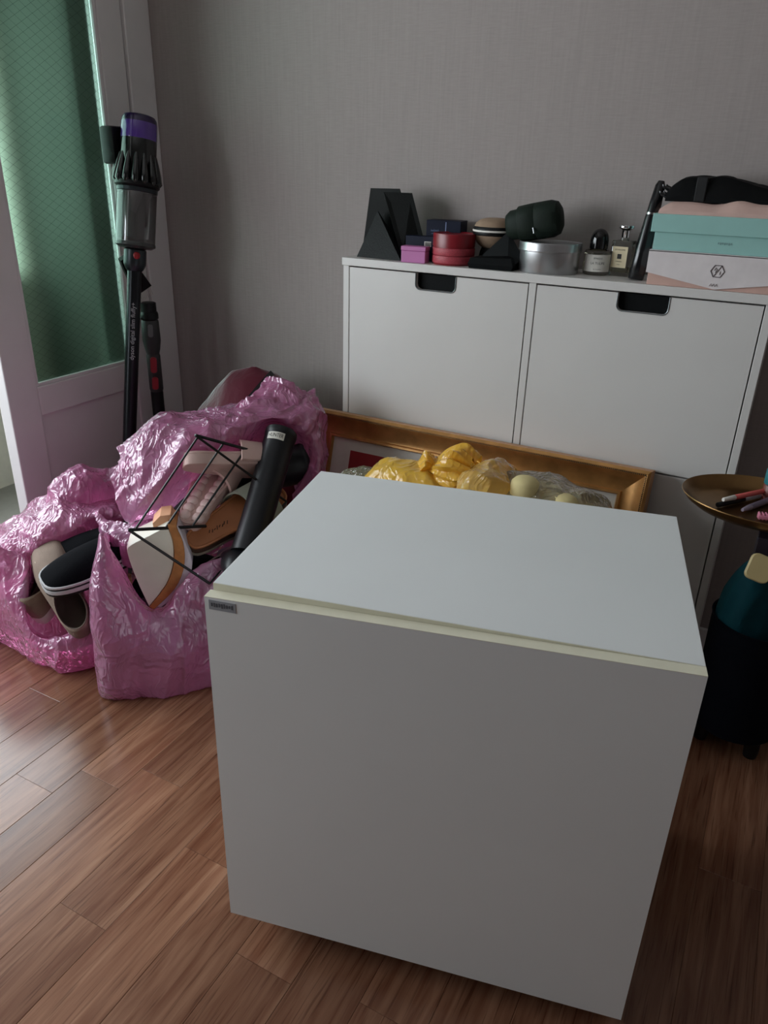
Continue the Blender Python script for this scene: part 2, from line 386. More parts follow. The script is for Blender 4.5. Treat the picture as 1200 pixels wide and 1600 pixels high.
# ------------------------------------------------------------------ shoe cabinet
CW, CH, CY = .96, .90, -.17
cab = thing('shoe_cabinet', 'white shoe cabinet with four flap doors and black cut-out handles against the wall', 'cabinet', (CW/2, -.085, 0))
T = .016
bx('top_panel', (-.002, CY-.004, CH-.018), (CW+.002, -.001, CH), WHITE, cab, .0012)
bx('side_panel', (0, CY, .0), (T, -.003, CH-.018), WHITE, cab, .001)
bx('side_panel', (CW-T, CY, .0), (CW, -.003, CH-.018), WHITE, cab, .001)
bx('divider', (.472, CY, .1), (.488, -.006, CH-.018), WHITE, cab, .001)
bx('back_panel', (T, -.006, .1), (CW-T, -.003, CH-.018), WHITE, cab)
bx('bottom_rail', (T, CY+.002, .07), (CW-T, -.006, .1), WHITE, cab)
def door_outline(x0, x1, z0, z1, hx0, hx1, hd, r=.012):
    out = [(x0, z0), (x1, z0), (x1, z1), (hx1, z1)]
    for k_ in range(6):
        a = math.radians(0-90*k_/5); out.append((hx1-r+r*math.cos(a), z1-hd+r+r*math.sin(a)))
    for k_ in range(6):
        a = math.radians(270-90*k_/5); out.append((hx0+r+r*math.cos(a), z1-hd+r+r*math.sin(a)))
    return out+[(hx0, z1), (x0, z1)]
MD = frame((0, 0, 0), (1, 0, 0), (0, -1, 0))   # local x->x, local z -> -y, local y -> z
RIM = mat('handle_rim_grey', (120, 124, 126), .35, metal=.5)
for (x0, x1, h0, h1) in ((.0185, .4695, .197, .299), (.4905, .9415, .664, .768)):
    for (z0, z1) in ((.507, .8785), (.105, .503)):
        out = door_outline(x0, x1, z0, z1, h0, h1, .036)
        d = build('flap_door', MB().prism(out, -CY-.016, -CY, MD), WHITE, cab)
        hz = z1-.036
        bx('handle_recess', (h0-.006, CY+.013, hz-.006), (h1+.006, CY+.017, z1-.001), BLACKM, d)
        rim = [Vector((p[0], CY-.0006, p[1])) for p in out[3:-1]]
        build('handle_rim', MB().tube(rim, .0013, 6), RIM, d, smooth=True)

# ------------------------------------------------------------------ white box cabinet on castors
BA = math.radians(12.72); BW, BH, BD, BZ = .5844, .5804, .418, .045
MBX = Matrix.Translation((.4234, -1.2136, BZ)) @ Matrix.Rotation(BA, 4, 'Z')
bc = MBX@Vector((BW/2, BD/2, -BZ))
box = thing('white_box_cabinet', 'large white laminate cube cabinet on castors standing in the middle of the floor', 'cabinet', bc)
def lbx(name, a, b, m, parent=box, bev=.0008, **k): return build(name, MB().box(a, b, bev).xf(MBX), m, parent, **k)
ft = .017
# front panel hangs a little crooked: low on its left side, flush on its right
fp = MB()
zl, zr = BH-.011, BH-.001
vs = [(0, 0, 0), (BW, 0, .002), (BW, 0, zr), (0, 0, zl), (0, ft, 0), (BW, ft, .002), (BW, ft, zr), (0, ft, zl)]
fp.add(vs, [(0, 1, 2, 3)]).xf(MBX)
pf = build('front_panel', MB().add(vs, [(0, 1, 2, 3), (7, 6, 5, 4), (0, 4, 5, 1), (1, 5, 6, 2), (0, 3, 7, 4)]).xf(MBX), BOXW, box)
build('edge_band', MB().add([(0, 0, zl), (BW, 0, zr), (BW, ft, zr), (0, ft, zl), (0, 0, zl+.0006), (BW, 0, zr+.0006), (BW, ft, zr+.0006), (0, ft, zl+.0006)],
      [(0, 1, 2, 3), (4, 5, 6, 7), (0, 1, 5, 4), (2, 3, 7, 6), (0, 3, 7, 4), (1, 2, 6, 5)]).xf(MBX), CREAM, pf)
tp = lbx('top_panel', (.004, ft+.001, BH-.018), (BW, BD, BH), BOXW)
lbx('edge_band', (.004, ft+.0004, BH-.0175), (BW, ft+.001, BH-.0005), CREAM, tp, 0)
lbx('side_panel', (.004, ft+.002, .0), (.022, BD, BH-.018), BOXW)
lbx('side_panel', (BW-.018, ft+.002, .0), (BW, BD, BH-.018), BOXW)
lbx('back_panel', (.022, BD-.012, .0), (BW-.018, BD-.002, BH-.018), BOXW)
lbx('bottom_panel', (.022, ft+.002, .0), (BW-.018, BD-.012, .018), BOXW)
stk = lbx('sticker', (.006, -.0006, zl-.0165), (.042, 0, zl-.003), mat('label_grey', (150, 154, 160), .5), pf, 0)
mk = MB()
for i in range(9):
    xx = .009+i*.0034; mk.box((xx, -.0009, zl-.013+rnd.uniform(0, .002)), (xx+.002, -.0006, zl-.0075+rnd.uniform(0, .002)))
build('sticker_print', mk.xf(MBX), mat('print_dark', (84, 88, 96), .6), stk)
for cx, cy in ((.03, .06), (BW-.05, .06), (-.004, BD-.11), (BW-.05, BD-.05)):
    wh = MB().lathe([(.006, -.011), (.019, -.011), (.022, -.007), (.022, .007), (.019, .011), (.006, .011)], MBX@frame((cx+.012, cy, -BZ+.022), (1, 0, 0), (0, 1, 0)), 24)
    c_ = build('castor_wheel', wh, BLACK, box, smooth=True)
    build('castor_fork', MB().box((cx+.004, cy-.014, -BZ+.02), (cx+.03, cy+.014, .0), .003).xf(MBX), mat('castor_grey', (60, 64, 68), .4, metal=.5), c_)

# ------------------------------------------------------------------ gilt picture frame leaning on the cabinet
FWD, FHT = .86, .535
ftop = Vector((-.058, -.1745, .512)); fbot_y = -.315
upv = Vector((0, ftop.y-fbot_y, ftop.z)).normalized()
fh = Vector((0, ftop.y-fbot_y, ftop.z)).length
MF = frame(Vector((-.058, fbot_y, 0)), (1, 0, 0), Vector((1, 0, 0)).cross(upv))   # x right, y up the frame, z out of its face
pf_ = thing('picture_frame', 'gilt picture frame with white mat and red picture leaning on the shoe cabinet', 'picture frame', (.37, -.30, 0))
GOLD = mat('antique_gold', (182, 134, 80), .36, metal=.6, var=.22, scale=25, bump=.15, bscale=120)
GOLDS = mat('dull_gold_side', (188, 138, 96), .5, metal=.1, var=.12, scale=30)
DKG = mat('dark_bead', (46, 34, 24), .5, metal=.3, bump=.5, bscale=500)
ZF = .024
prof = [(0, -.0), (0, .034), (.006, .038), (.011, .037), (.015, .031), (.028, .019), (.044, .013), (.054, .013), (.057, .017), (.062, .017), (.065, .009), (.065, .0)]
prof = [(u, z+ZF if z > 0 else z) for u, z in prof]
corners = [(0, 0, 1, 1), (FWD, 0, -1, 1), (FWD, fh, -1, -1), (0, fh, 1, -1)]
for i in range(4):
    c0, c1 = corners[i], corners[(i+1) % 4]
    rings = [[MF@Vector((c[0]+c[2]*u, c[1]+c[3]*u, z)) for u, z in prof] for c in (c0, c1)]
    r = build('rail', MB().loft(rings), GOLD, pf_, smooth=True, auto=30)
    # outer flat edge and the beaded line on this rail
    e = [[MF@Vector((c[0]+c[2]*u, c[1]+c[3]*u, z)) for u, z in ((-.0006, .0), (-.0006, .0335+ZF), (.0004, .0335+ZF), (.0004, 0))] for c in (c0, c1)]
    build('outer_edge', MB().loft(e), GOLDS, r)
    a = MF@Vector((c0[0]+c0[2]*.009, c0[1]+c0[3]*.009, .0375+ZF)); b_ = MF@Vector((c1[0]+c1[2]*.009, c1[1]+c1[3]*.009, .0375+ZF))
    n = int((b_-a).length/.004); bm_ = MB()
    for k in range(n):
        p = a.lerp(b_, (k+.5)/n); bm_.lathe([(.0004, -.0016), (.0016, 0), (.0004, .0016)], Matrix.Translation(p), 6)
    build('bead_row', bm_, DKG, r, kind='stuff')
def fbx(name, x0, y0, x1, y1, z0, z1, m, parent): return build(name, MB().box((x0, y0, z0), (x1, y1, z1)).xf(MF), m, parent)
mt = fbx('mat_board', .05, .05, FWD-.05, fh-.05, .004, .008+ZF, mat('mat_board', (200, 196, 188), .8), pf_)
fbx('picture', .118, .11, FWD-.105, fh-.092, .008+ZF, .0086+ZF, mat('red_print', (138, 28, 34), .6, var=.1), mt)
fbx('backing', .01, .01, FWD-.01, fh-.01, -.004, .004, mat('brown_backing', (110, 84, 60), .8), pf_)

# ------------------------------------------------------------------ crumpled film surfaces
def ridge(p):
    return (1-min(1, abs(noise.noise(p))*2.4))**1.6
def cr(p, s=1.0, dr=Vector((0, 0, 1))):
    """creases: ridged noise drawn out along the direction in which the film hangs"""
    w = p+Vector((noise.noise(p*5), noise.noise(p*5+Vector((4, 0, 0))), noise.noise(p*5+Vector((0, 8, 0)))))*.05
    q = w-dr*(w.dot(dr)*.86)
    return ridge(q*7*s)*1.1+ridge(q*17*s+Vector((2, 5, 1)))*.5+ridge(w*6*s+Vector((7, 1, 3)))*.36+ridge(w*15*s+Vector((1, 9, 2)))*.10+noise.noise(p*3.5*s)*1.0-.6
def catmull(P, t):
    n = len(P); x = t*(n-1); i = min(int(x), n-2); f = x-i
    p0 = P[max(i-1, 0)]; p1 = P[i]; p2 = P[i+1]; p3 = P[min(i+2, n-1)]
    return .5*((2*p1)+(p2-p0)*f+(2*p0-5*p1+4*p2-p3)*f*f+(3*p1-p0-3*p2+p3)*f*f*f)
def patch(mb, rows, nu, nv, amp=.012, s=1.0, edge=.35, zmin=.004, seed=0, dr=(0, 0, 1)):
    dr = Vector(dr).normalized()
    """smooth surface through rows of control points, then crumpled along its normal"""
    cols = [[catmull(r, u/(nu-1)) for u in range(nu)] for r in rows]
    g = [[catmull([c[u] for c in cols], v/(nv-1)) for u in range(nu)] for v in range(nv)]
    sd = Vector((seed*1.7, seed*.9, seed*2.3)); out = []
    for v in range(nv):
        row = []
        for u in range(nu):
            du = g[v][min(u+1, nu-1)]-g[v][max(u-1, 0)]; dv = g[min(v+1, nv-1)][u]-g[max(v-1, 0)][u]
            n = du.cross(dv)
            n = n.normalized() if n.length > 1e-9 else Vector((0, 0, 1))
            p = g[v][u]; q = p+n*(amp*cr(p+sd, s, dr))
            q += Vector((noise.noise(p*16+sd), noise.noise(p*16+sd+Vector((5, 0, 0))), noise.noise(p*16+sd+Vector((0, 9, 0)))))*amp*edge
            q.z = max(q.z, zmin+.0012*abs(noise.noise(p*60)))
            row.append(q)
        out.append(row)
    return mb.loft(out, False, False, False)
def blob(mb, c, ax, ay, h, prof, nu=96, nv=60, amp=.012, s=1.0, rz=0, seed=0, pleat=0, npl=14, zmin=.004):
    """standing bag: profile [(t, radius factor)] from floor to top"""
    c = Vector(c); sd = Vector((seed*1.3, seed*2.1, seed*.7)); rings = []
    P = [Vector((a, b_, 0)) for a, b_ in prof]
    for v in range(nv):
        q = catmull(P, v/(nv-1)); z = q.x*h; rf = max(q.y, .004); ring = []
        for u in range(nu):
            a = 2*math.pi*u/nu
            pl = 1+pleat*math.sin(npl*a+3*noise.noise(Vector((a, z*4, seed))))*max(0, v/(nv-1)-.4)
            d = Vector((math.cos(a)*ax*rf*pl, math.sin(a)*ay*rf*pl, 0))
            d = Matrix.Rotation(rz, 3, 'Z')@d
            p = c+d+Vector((0, 0, z))
            n = Vector((d.x, d.y, .3*(z-h*.4))).normalized() if d.length > 1e-6 else ZV
            p2 = p+n*amp*cr(p+sd, s)*min(1, rf*2.5)
            p2.z = max(p2.z, zmin+.0012*abs(noise.noise(p*60)))
            ring.append(p2)
        rings.append(ring)
    return mb.loft(rings)

PINK = film('pink_bag_film', (240, 160, 206), through=.40, tint=(242, 172, 212), rough=.22, transl=.5, bump=.42, bsc=34, glossmix=.04)
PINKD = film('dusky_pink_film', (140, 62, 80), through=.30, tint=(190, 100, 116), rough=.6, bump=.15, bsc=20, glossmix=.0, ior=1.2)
YEL = film('yellow_bag_film', (255, 204, 78), through=.14, tint=(255, 214, 110), rough=.25, transl=.4, bump=.3, bsc=30, glossmix=.0)
CLR = film('clear_film', (226, 218, 180), through=.62, tint=(250, 246, 226), rough=.18, bump=.5, bsc=40, glossmix=.02)

# --- bag against the wall, dusky, with a black strip inside
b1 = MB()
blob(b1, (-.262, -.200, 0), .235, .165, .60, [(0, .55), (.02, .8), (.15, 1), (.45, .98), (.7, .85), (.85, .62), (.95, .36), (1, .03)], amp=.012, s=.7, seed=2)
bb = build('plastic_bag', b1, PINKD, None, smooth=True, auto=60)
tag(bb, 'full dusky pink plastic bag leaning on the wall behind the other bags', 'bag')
def band(mb, pts, wid, th=.004):
    rings = []
    for i, p in enumerate(pts):
        t = (pts[min(i+1, len(pts)-1)]-pts[max(i-1, 0)]).normalized(); nrm = (Vector(CAM)-p).normalized(); sd = t.cross(nrm).normalized()
        nn = sd.cross(t)
        rings.append([p+sd*wid/2, p+sd*wid/2-nn*th, p-sd*wid/2-nn*th, p-sd*wid/2])
    return mb.loft(rings)
def on_bag(px, py):
    """where the sight line meets the bag's side"""
    pr_ = [(0, .55), (.02, .8), (.15, 1), (.45, .98), (.7, .85), (.85, .62), (.95, .36), (1, .03)]; d = ray(px, py)
    for k in range(400):
        p = CAM+d*(1.6+k*.003); h_ = min(1, max(0, p[2]/.60))
        for (t0, r0), (t1, r1) in zip(pr_, pr_[1:]):
            if t0 <= h_ <= t1: rf_ = r0+(r1-r0)*(h_-t0)/(t1-t0)
        if ((p[0]+.262)/(.235*rf_+.012))**2+((p[1]+.200)/(.165*rf_+.012))**2 < 1 and p[2] < .60: return Vector(p)
    return None
sp_ = [q for q in (on_bag(x, y) for x, y in ((428, 584), (422, 590), (415, 598), (406, 608), (397, 619), (388, 630))) if q is not None]
st_ = band(MB(), sp_, .024)
build('strip', st_, mat('black_cloth_in_bag', (26, 22, 26), .6), bb)

# --- main bag with the spilling shoes
mB = MB()
def rows(*rs): return [[PS(*p) for p in r] for r in rs]
# front sheet (from under the bag up to the drooping rim)
patch(mB, rows(
    [(200, 1040, .30), (185, 1070, .10), (230, 1082, .08), (290, 1078, .08), (345, 1062, .08), (420, 1020, .10), (470, 960, .2)],
    [(195, 1035, .30), (163, 1082, .00), (230, 1093, -.02), (290, 1088, -.02), (335, 1076, .0), (410, 1045, .04), (470, 990, .15)],
    [(190, 1000, .30), (157, 1020, -.01), (225, 1030, -.05), (285, 1025, -.05), (335, 1010, -.02), (410, 990, .02), (470, 930, .14)],
    [(188, 960, .30), (152, 950, -.01), (210, 985, -.045), (265, 985, -.04), (330, 960, -.01), (410, 930, .03), (470, 880, .14)],
    [(186, 900, .30), (150, 890, .01), (190, 920, -.02), (245, 962, -.02), (318, 905, .01), (400, 880, .05), (470, 840, .16)],
    [(190, 840, .30), (157, 836, .03), (186, 878, .02), (240, 954, .015), (312, 888, .03), (400, 850, .06), (470, 800, .18)],
    [(200, 850, .30), (168, 850, .07), (196, 892, .05), (242, 962, .045), (310, 902, .07), (395, 870, .10), (462, 815, .22)]),
    170, 150, amp=.010, s=1.0, seed=1)
# puffy upper fold hanging over the opening, running back and down behind
patch(mB, rows(
    [(212, 800, .20), (262, 790, .19), (322, 742, .22), (380, 706, .26), (430, 690, .29), (466, 715, .30), (462, 770, .24), (440, 800, .16)],
    [(200, 812, .16), (256, 802, .14), (316, 738, .17), (376, 698, .22), (428, 668, .26), (474, 692, .27), (478, 760, .21), (455, 800, .13)],
    [(182, 790, .14), (240, 765, .11), (300, 706, .14), (366, 674, .19), (424, 652, .23), (482, 670, .25), (500, 745, .20), (478, 800, .12)],
    [(178, 745, .18), (226, 706, .16), (288, 672, .19), (362, 655, .23), (428, 634, .27), (492, 648, .29), (505, 730, .25), (495, 800, .18)],
    [(190, 705, .26), (238, 664, .26), (300, 650, .28), (372, 636, .31), (440, 612, .33), (500, 640, .34), (505, 720, .32), (505, 800, .28)],
    [(205, 700, .36), (250, 660, .36), (315, 648, .38), (384, 628, .40), (446, 606, .40), (498, 642, .39), (503, 720, .37), (505, 800, .34)],
    [(205, 730, .46), (255, 690, .48), (320, 665, .48), (390, 650, .48), (450, 640, .46), (494, 668, .43), (498, 740, .41), (500, 810, .40)],
    [(205, 820, .48), (260, 790, .52), (325, 770, .52), (395, 750, .52), (455, 740, .50), (490, 760, .46), (494, 820, .44), (496, 860, .42)]),
    200, 160, amp=.012, s=1.5, seed=3, dr=ZV*.75+SV*.5)
# stand-up crest of loose film at the back
patch(mB, rows(
    [(366, 668, .30), (395, 662, .29), (430, 660, .29), (470, 662, .31), (502, 660, .33)],
    [(364, 640, .31), (395, 632, .30), (430, 626, .30), (470, 632, .32), (506, 645, .34)],
    [(370, 628, .33), (400, 622, .33), (440, 606, .34), (470, 620, .35), (503, 640, .36)],
    [(384, 630, .37), (410, 620, .37), (446, 603, .375), (475, 620, .38), (500, 640, .385)],
    [(390, 650, .40), (415, 640, .40), (446, 620, .40), (475, 632, .40), (498, 655, .40)]),
    120, 90, amp=.019, s=1.8, seed=5)
# left flap that gathers between the two bags
patch(mB, rows(
    [(150, 800, .26), (178, 812, .22), (215, 812, .17), (260, 800, .15)],
    [(148, 815, .24), (180, 826, .18), (222, 824, .13), (265, 815, .12)],
    [(152, 835, .22), (182, 845, .12), (220, 850, .10), (262, 840, .12)],
    [(160, 862, .22), (190, 880, .12), (225, 890, .12), (260, 880, .14)]),
    80, 60, amp=.010, s=1.4, seed=9)
# inside of the bag behind and under the shoes
patch(mB, rows(
    [(200, 800, .30), (262, 786, .31), (326, 745, .34), (386, 712, .37), (432, 690, .39), (474, 705, .38), (500, 760, .34)],
    [(205, 850, .30), (265, 850, .33), (330, 830, .36), (390, 800, .38), (435, 780, .39), (474, 790, .38), (500, 820, .34)],
    [(205, 950, .28), (265, 970, .31), (330, 950, .34), (390, 920, .36), (435, 900, .37), (474, 890, .37), (500, 900, .34)],
    [(200, 1030, .16), (260, 1050, .16), (330, 1045, .18), (390, 1020, .20), (435, 990, .22), (474, 960, .26), (500, 940, .28)]),
    90, 70, amp=.012, s=.9, seed=21)
mbag = build('plastic_bag', mB, PINK, None, smooth=True, auto=60)
tag(mbag, 'big open pink plastic bag spilling sandals, boots and a wire rack', 'bag')

# --- left bag with the sneakers
lB = MB()
patch(lB, rows(
    [(-60, 930, .46), (-45, 985, .34), (20, 1003, .30), (70, 1030, .22), (108, 1045, .18), (170, 1030, .22)],
    [(-75, 920, .44), (-60, 975, .26), (12, 1006, .215), (72, 1042, .115), (108, 1053, .10), (172, 1040, .14)],
    [(-75, 890, .42), (-60, 930, .22), (8, 972, .165), (62, 1020, .085), (108, 1030, .07), (172, 1015, .10)],
    [(-72, 860, .40), (-55, 885, .21), (10, 930, .15), (55, 995, .09), (108, 1000, .075), (172, 980, .10)],
    [(-66, 835, .40), (-45, 850, .23), (40, 872, .19), (36, 972, .12), (84, 996, .095), (172, 950, .11)],
    [(-60, 845, .42), (-38, 862, .27), (50, 886, .23), (46, 975, .16), (92, 1000, .13), (176, 960, .14)]),
    170, 120, amp=.010, s=1.1, seed=11)
patch(lB, rows(
    [(30, 900, .22), (76, 860, .245), (112, 840, .265), (152, 824, .275), (200, 820, .28)],
    [(15, 890, .20), (62, 846, .22), (104, 826, .245), (150, 806, .26), (200, 808, .27)],
    [(0, 860, .22), (52, 815, .26), (100, 795, .29), (150, 792, .30), (200, 800, .31)],
    [(-30, 850, .30), (45, 798, .33), (100, 775, .35), (152, 785, .36), (200, 792, .37)],
    [(-50, 845, .40), (45, 800, .43), (100, 778, .44), (155, 780, .45), (205, 785, .46)],
    [(-55, 930, .46), (40, 880, .50), (100, 860, .50), (160, 850, .50), (210, 850, .50)]),
    150, 110, amp=.012, s=1.2, seed=13)
# bunched neck of the bag
patch(lB, rows(
    [(84, 800, .34), (104, 804, .33), (132, 802, .33), (158, 806, .35), (190, 800, .38)],
    [(74, 782, .34), (100, 784, .31), (132, 786, .31), (160, 790, .34), (196, 786, .38)],
    [(80, 756, .36), (106, 748, .33), (138, 752, .33), (164, 764, .36), (200, 752, .40)],
    [(100, 738, .40), (118, 734, .39), (146, 738, .40), (170, 742, .42), (205, 720, .46)],
    [(112, 745, .45), (130, 740, .46), (154, 740, .48), (176, 735, .50), (208, 700, .52)],
    [(100, 800, .50), (130, 790, .52), (154, 780, .53), (180, 770, .55), (210, 740, .56)]),
    110, 90, amp=.012, s=1.4, seed=17)
patch(lB, rows(
    [(-20, 900, .30), (40, 888, .29), (80, 862, .30), (120, 845, .32), (170, 836, .33), (200, 830, .33)],
    [(-20, 940, .30), (40, 940, .29), (80, 925, .30), (120, 915, .31), (170, 900, .31), (200, 890, .31)],
    [(-20, 985, .26), (40, 1000, .24), (80, 1010, .22), (120, 1010, .22), (170, 1000, .22), (200, 990, .24)]),
    70, 50, amp=.010, s=1.1, seed=23)
lbag = build('plastic_bag', lB, PINK, None, smooth=True, auto=60)
tag(lbag, 'open pink plastic bag of canvas sneakers beside the white door', 'bag')

# ------------------------------------------------------------------ shoes
def foot(L_, W_, n=40, heel=.68, p=3.2):
    out = []
    for k in range(n):
        a = 2*math.pi*k/n
        ca, sa = math.cos(a), math.sin(a)
        x = L_/2+L_/2*math.copysign(abs(ca)**(2/p), ca)
        u = x/L_; t = min(1, max(0, (u-.25)/.45)); t = t*t*(3-2*t)
        w = W_/2*(heel+(1-heel)*t)
        if sa > 0: w *= 1-.10*math.exp(-((u-.45)/.14)**2)
        y = w*math.copysign(abs(sa)**(2/p), sa)+.006*math.sin(u*3.0)
        out.append((x, y))
    return out
def scl(o, k, L_, W_): return [(L_/2+(x-L_/2)*(1-(1-k)*W_/L_), y*k) for x, y in o]
def soled(name, label, cat, M, L_, W_, layers, upper=None, group=None):
    """layers: (part name, z0, z1, material, scale)"""
    t = thing(name, label, cat, M@Vector((L_*.4, 0, 0)), group)
    out = foot(L_, W_)
    for nm, z0, z1, m, k in layers:
        e = .0015
        rings = [[M@Vector((x, y, z)) for x, y in scl(out, kk, L_, W_)] for z, kk in ((z0, k*.97), (z0+e, k), (z1-e, k), (z1, k*.985))]
        build(nm, MB().loft(rings), m, t, smooth=True)
    return t, out
def upper(M, L_, W_, z0, hz, col, ca, cb, m, parent, inner, hheel=None, name='upper', drop=.0, nk=10):
    """closed shoe upper lofted from the footprint to a collar ellipse, with a hollow inside"""
    out = foot(L_, W_); n = len(out); rings = []
    coll = [(col*L_+ca*L_*math.cos(2*math.pi*k/n), cb*W_*math.sin(2*math.pi*k/n)) for k in range(n)]
    def zc(x):
        u = (x-(col-ca)*L_)/(2*ca*L_)
        return hz*(1-.16*math.sin(math.pi*min(1, max(0, u))))-drop*u
    for i in range(nk+1):
        t = i/nk; ring = []
        for k in range(n):
            x = out[k][0]*.985+.0075*L_; y = out[k][1]*.97
            q = t**1.15
            X_ = x+(coll[k][0]-x)*q; Y_ = y+(coll[k][1]-y)*q*(.75+.25*t)
            ztop = zc(coll[k][0]); lift = (1-(1-t)**2.1)
            ring.append(M@Vector((X_, Y_, z0+(ztop-z0)*lift)))
        rings.append(ring)
    ins = []
    for sc_, dz in ((.93, .002), (.88, -.004), (.92, -.02), (1.0, -.045), (.6, -.05)):
        ins.append([M@Vector((col*L_+(c[0]-col*L_)*sc_, c[1]*sc_, max(z0+.004, zc(c[0])+dz))) for c in coll])
    u = build(name, MB().loft(rings+ins[:1], cap0=False, cap1=False), m, parent, smooth=True, auto=70)
    build('lining', MB().loft(ins, cap0=False, cap1=True), inner, u, smooth=True, auto=70)
    return u, zc
LINB = mat('dark_lining', (26, 22, 20), .8)
CANV = mat('beige_canvas', (142, 124, 108), .85, bump=.4, bscale=400, var=.1)
CANV2 = mat('taupe_canvas', (128, 110, 97), .85, bump=.4, bscale=400, var=.1)
WHT = mat('white_rubber', (226, 222, 214), .55, var=.04)
GRYR = mat('grey_white_rubber', (186, 186, 188), .5, var=.04)
BLKF = mat('black_suede', (8, 9, 13), .85, bump=.3, bscale=300, var=.15, spec=.08)
PNKE = mat('dusty_pink_foam', (208, 176, 168), .6, var=.04)
TAN = mat('tan_leather_footbed', (168, 104, 62), .55, var=.12, scale=18)
CORK = mat('cork_tan', (176, 116, 64), .7, var=.16, scale=60, bump=.3)
SAGE = mat('sage_strap', (134, 136, 122), .7, var=.05)
DKB = mat('dark_brown_sole', (70, 46, 32), .7)

def laces(M, L_, hz, z0, parent, m, n=5, col=.32, ca=.2):
    for i in range(n):
        x = (col+ca)*L_+.012+i*.014; z = hz-.012-i*.0075
        pts = [M@Vector((x+.003*math.sin(j), -.022+.0055*j, z+.007-.0005*(j-4)**2)) for j in range(9)]
        build('lace', MB().tube(pts, .0022, 6), m, parent, smooth=True)

# black slip-on lying on top of the left bag
M1 = frame(PS(242, 848, .20), -SV*.84-ZV*.16+TV*.42, ZV*.84+TV*.30-SV*.05)
t1, _ = soled('slip_on_shoe', 'black slip-on shoe with layered pale grey sole lying on the sneakers', 'shoe', M1, .262, .100,
              [('outsole', 0, .008, BLACK, 1.0), ('midsole', .008, .020, GRYR, 1.02), ('sole_stripe', .020, .024, BLACK, 1.0), ('foxing', .024, .031, GRYR, 1.0)])
upper(M1, .262, .097, .030, .066, .28, .17, .30, BLKF, t1, LINB)
# second black shoe peeping out behind it
M2 = frame(PS(240, 838, .27), -SV*.92-ZV*.14+TV*.25, ZV*.9+TV*.35)
t2, _ = soled('slip_on_shoe', 'black shoe half hidden behind the black slip-on with grey sole', 'shoe', M2, .262, .098,
              [('outsole', 0, .008, BLACK, 1.0), ('midsole', .008, .022, GRYR, 1.01)])
upper(M2, .262, .095, .021, .062, .28, .17, .30, BLKF, t2, LINB)
# beige canvas sneakers
M3 = frame(PS(138, 1002, .105), -TV*.50+ZV*.60-SV*.30, ZV*.50+TV*.80+SV*.12)
t3, _ = soled('sneaker', 'taupe canvas sneaker with its open collar turned up under the slip-on', 'shoe', M3, .262, .098,
              [('sole', 0, .026, WHT, 1.0)])
u3, _z = upper(M3, .262, .100, .024, .102, .27, .22, .33, CANV2, t3, mat('brown_lining', (92, 80, 70), .9))
M4 = frame(PS(64, 975, .165), SV*.30+ZV*.45-TV*.62, -SV*.30+ZV*.66+TV*.52)
t4, _ = soled('sneaker', 'beige canvas sneaker with loose frayed laces lying beside the taupe sneaker', 'shoe', M4, .262, .098,
              [('sole', 0, .026, WHT, 1.0)])
u4, _z = upper(M4, .262, .100, .024, .098, .27, .22, .33, CANV, t4, mat('brown_lining', (92, 80, 70), .9))
laces(M4, .25, .092, .024, u4, WHT)
for i in range(7):
    a = rnd.uniform(0, 6.28); p0 = PS(62+i*5, 884-i*2, .17)
    pts = [p0+Vector((.012*math.sin(a+j*1.1)+.004*j*math.cos(a), .010*math.cos(a*2+j), .004*j*math.sin(a)+.006*math.sin(j*1.7+a))) for j in range(7)]
    build('loose_lace', MB().tube([catmull(pts, k/24) for k in range(25)], .0019, 5), mat('lace_cotton', (186, 172, 152), .8), u4, smooth=True)

# white and tan wedge shoe poking over the rim
tw = thing('wedge_shoe', 'white wedge shoe with tan sole band standing on its toe at the bag rim', 'shoe', PS(238, 952, .04))
def pxslab(name, pts, s0, depth, m, parent, rim=.004):
    f = [PS(x, y, s0) for x, y in pts]; c = sum(f, Vector())/len(f)
    rings = [[c+(p-c)*k-TV*d for p in f] for d, k in ((0, .955), (rim*.4, .985), (rim, 1.0), (depth-rim, 1.0), (depth, .96))]
    return build(name, MB().loft(rings), m, parent, smooth=True, auto=35)
def smoothpts(pts, n): return [(v.x, v.y) for v in [catmull([Vector((x, y, 0)) for x, y in pts], k/(n-1)) for k in range(n)]]
cA = smoothpts([(262, 820), (271, 845), (272, 880), (260, 915), (233, 950)], 14)
cB = smoothpts([(275, 822), (287, 850), (288, 885), (274, 920), (240, 954)], 14)
cC = smoothpts([(281, 830), (298, 868), (299, 893), (283, 925), (243, 956)], 14)
pxslab('upper', smoothpts([(228, 940), (212, 905), (198, 864), (203, 851), (232, 836), (262, 820)], 16)+cA[1:], .035, .075, mat('white_leather', (214, 210, 196), .5, var=.06, scale=14), tw, .010)
pxslab('sole_band', cA+cB[::-1], .030, .085, CORK, tw)
pxslab('outsole', cB+cC[::-1], .032, .081, mat('lilac_white_rubber', (206, 198, 206), .5), tw)
pxslab('lining', [(240, 830), (262, 818), (272, 812), (266, 804), (250, 806), (238, 818)], .055, .05, mat('peach_lining', (214, 160, 124), .7), tw)

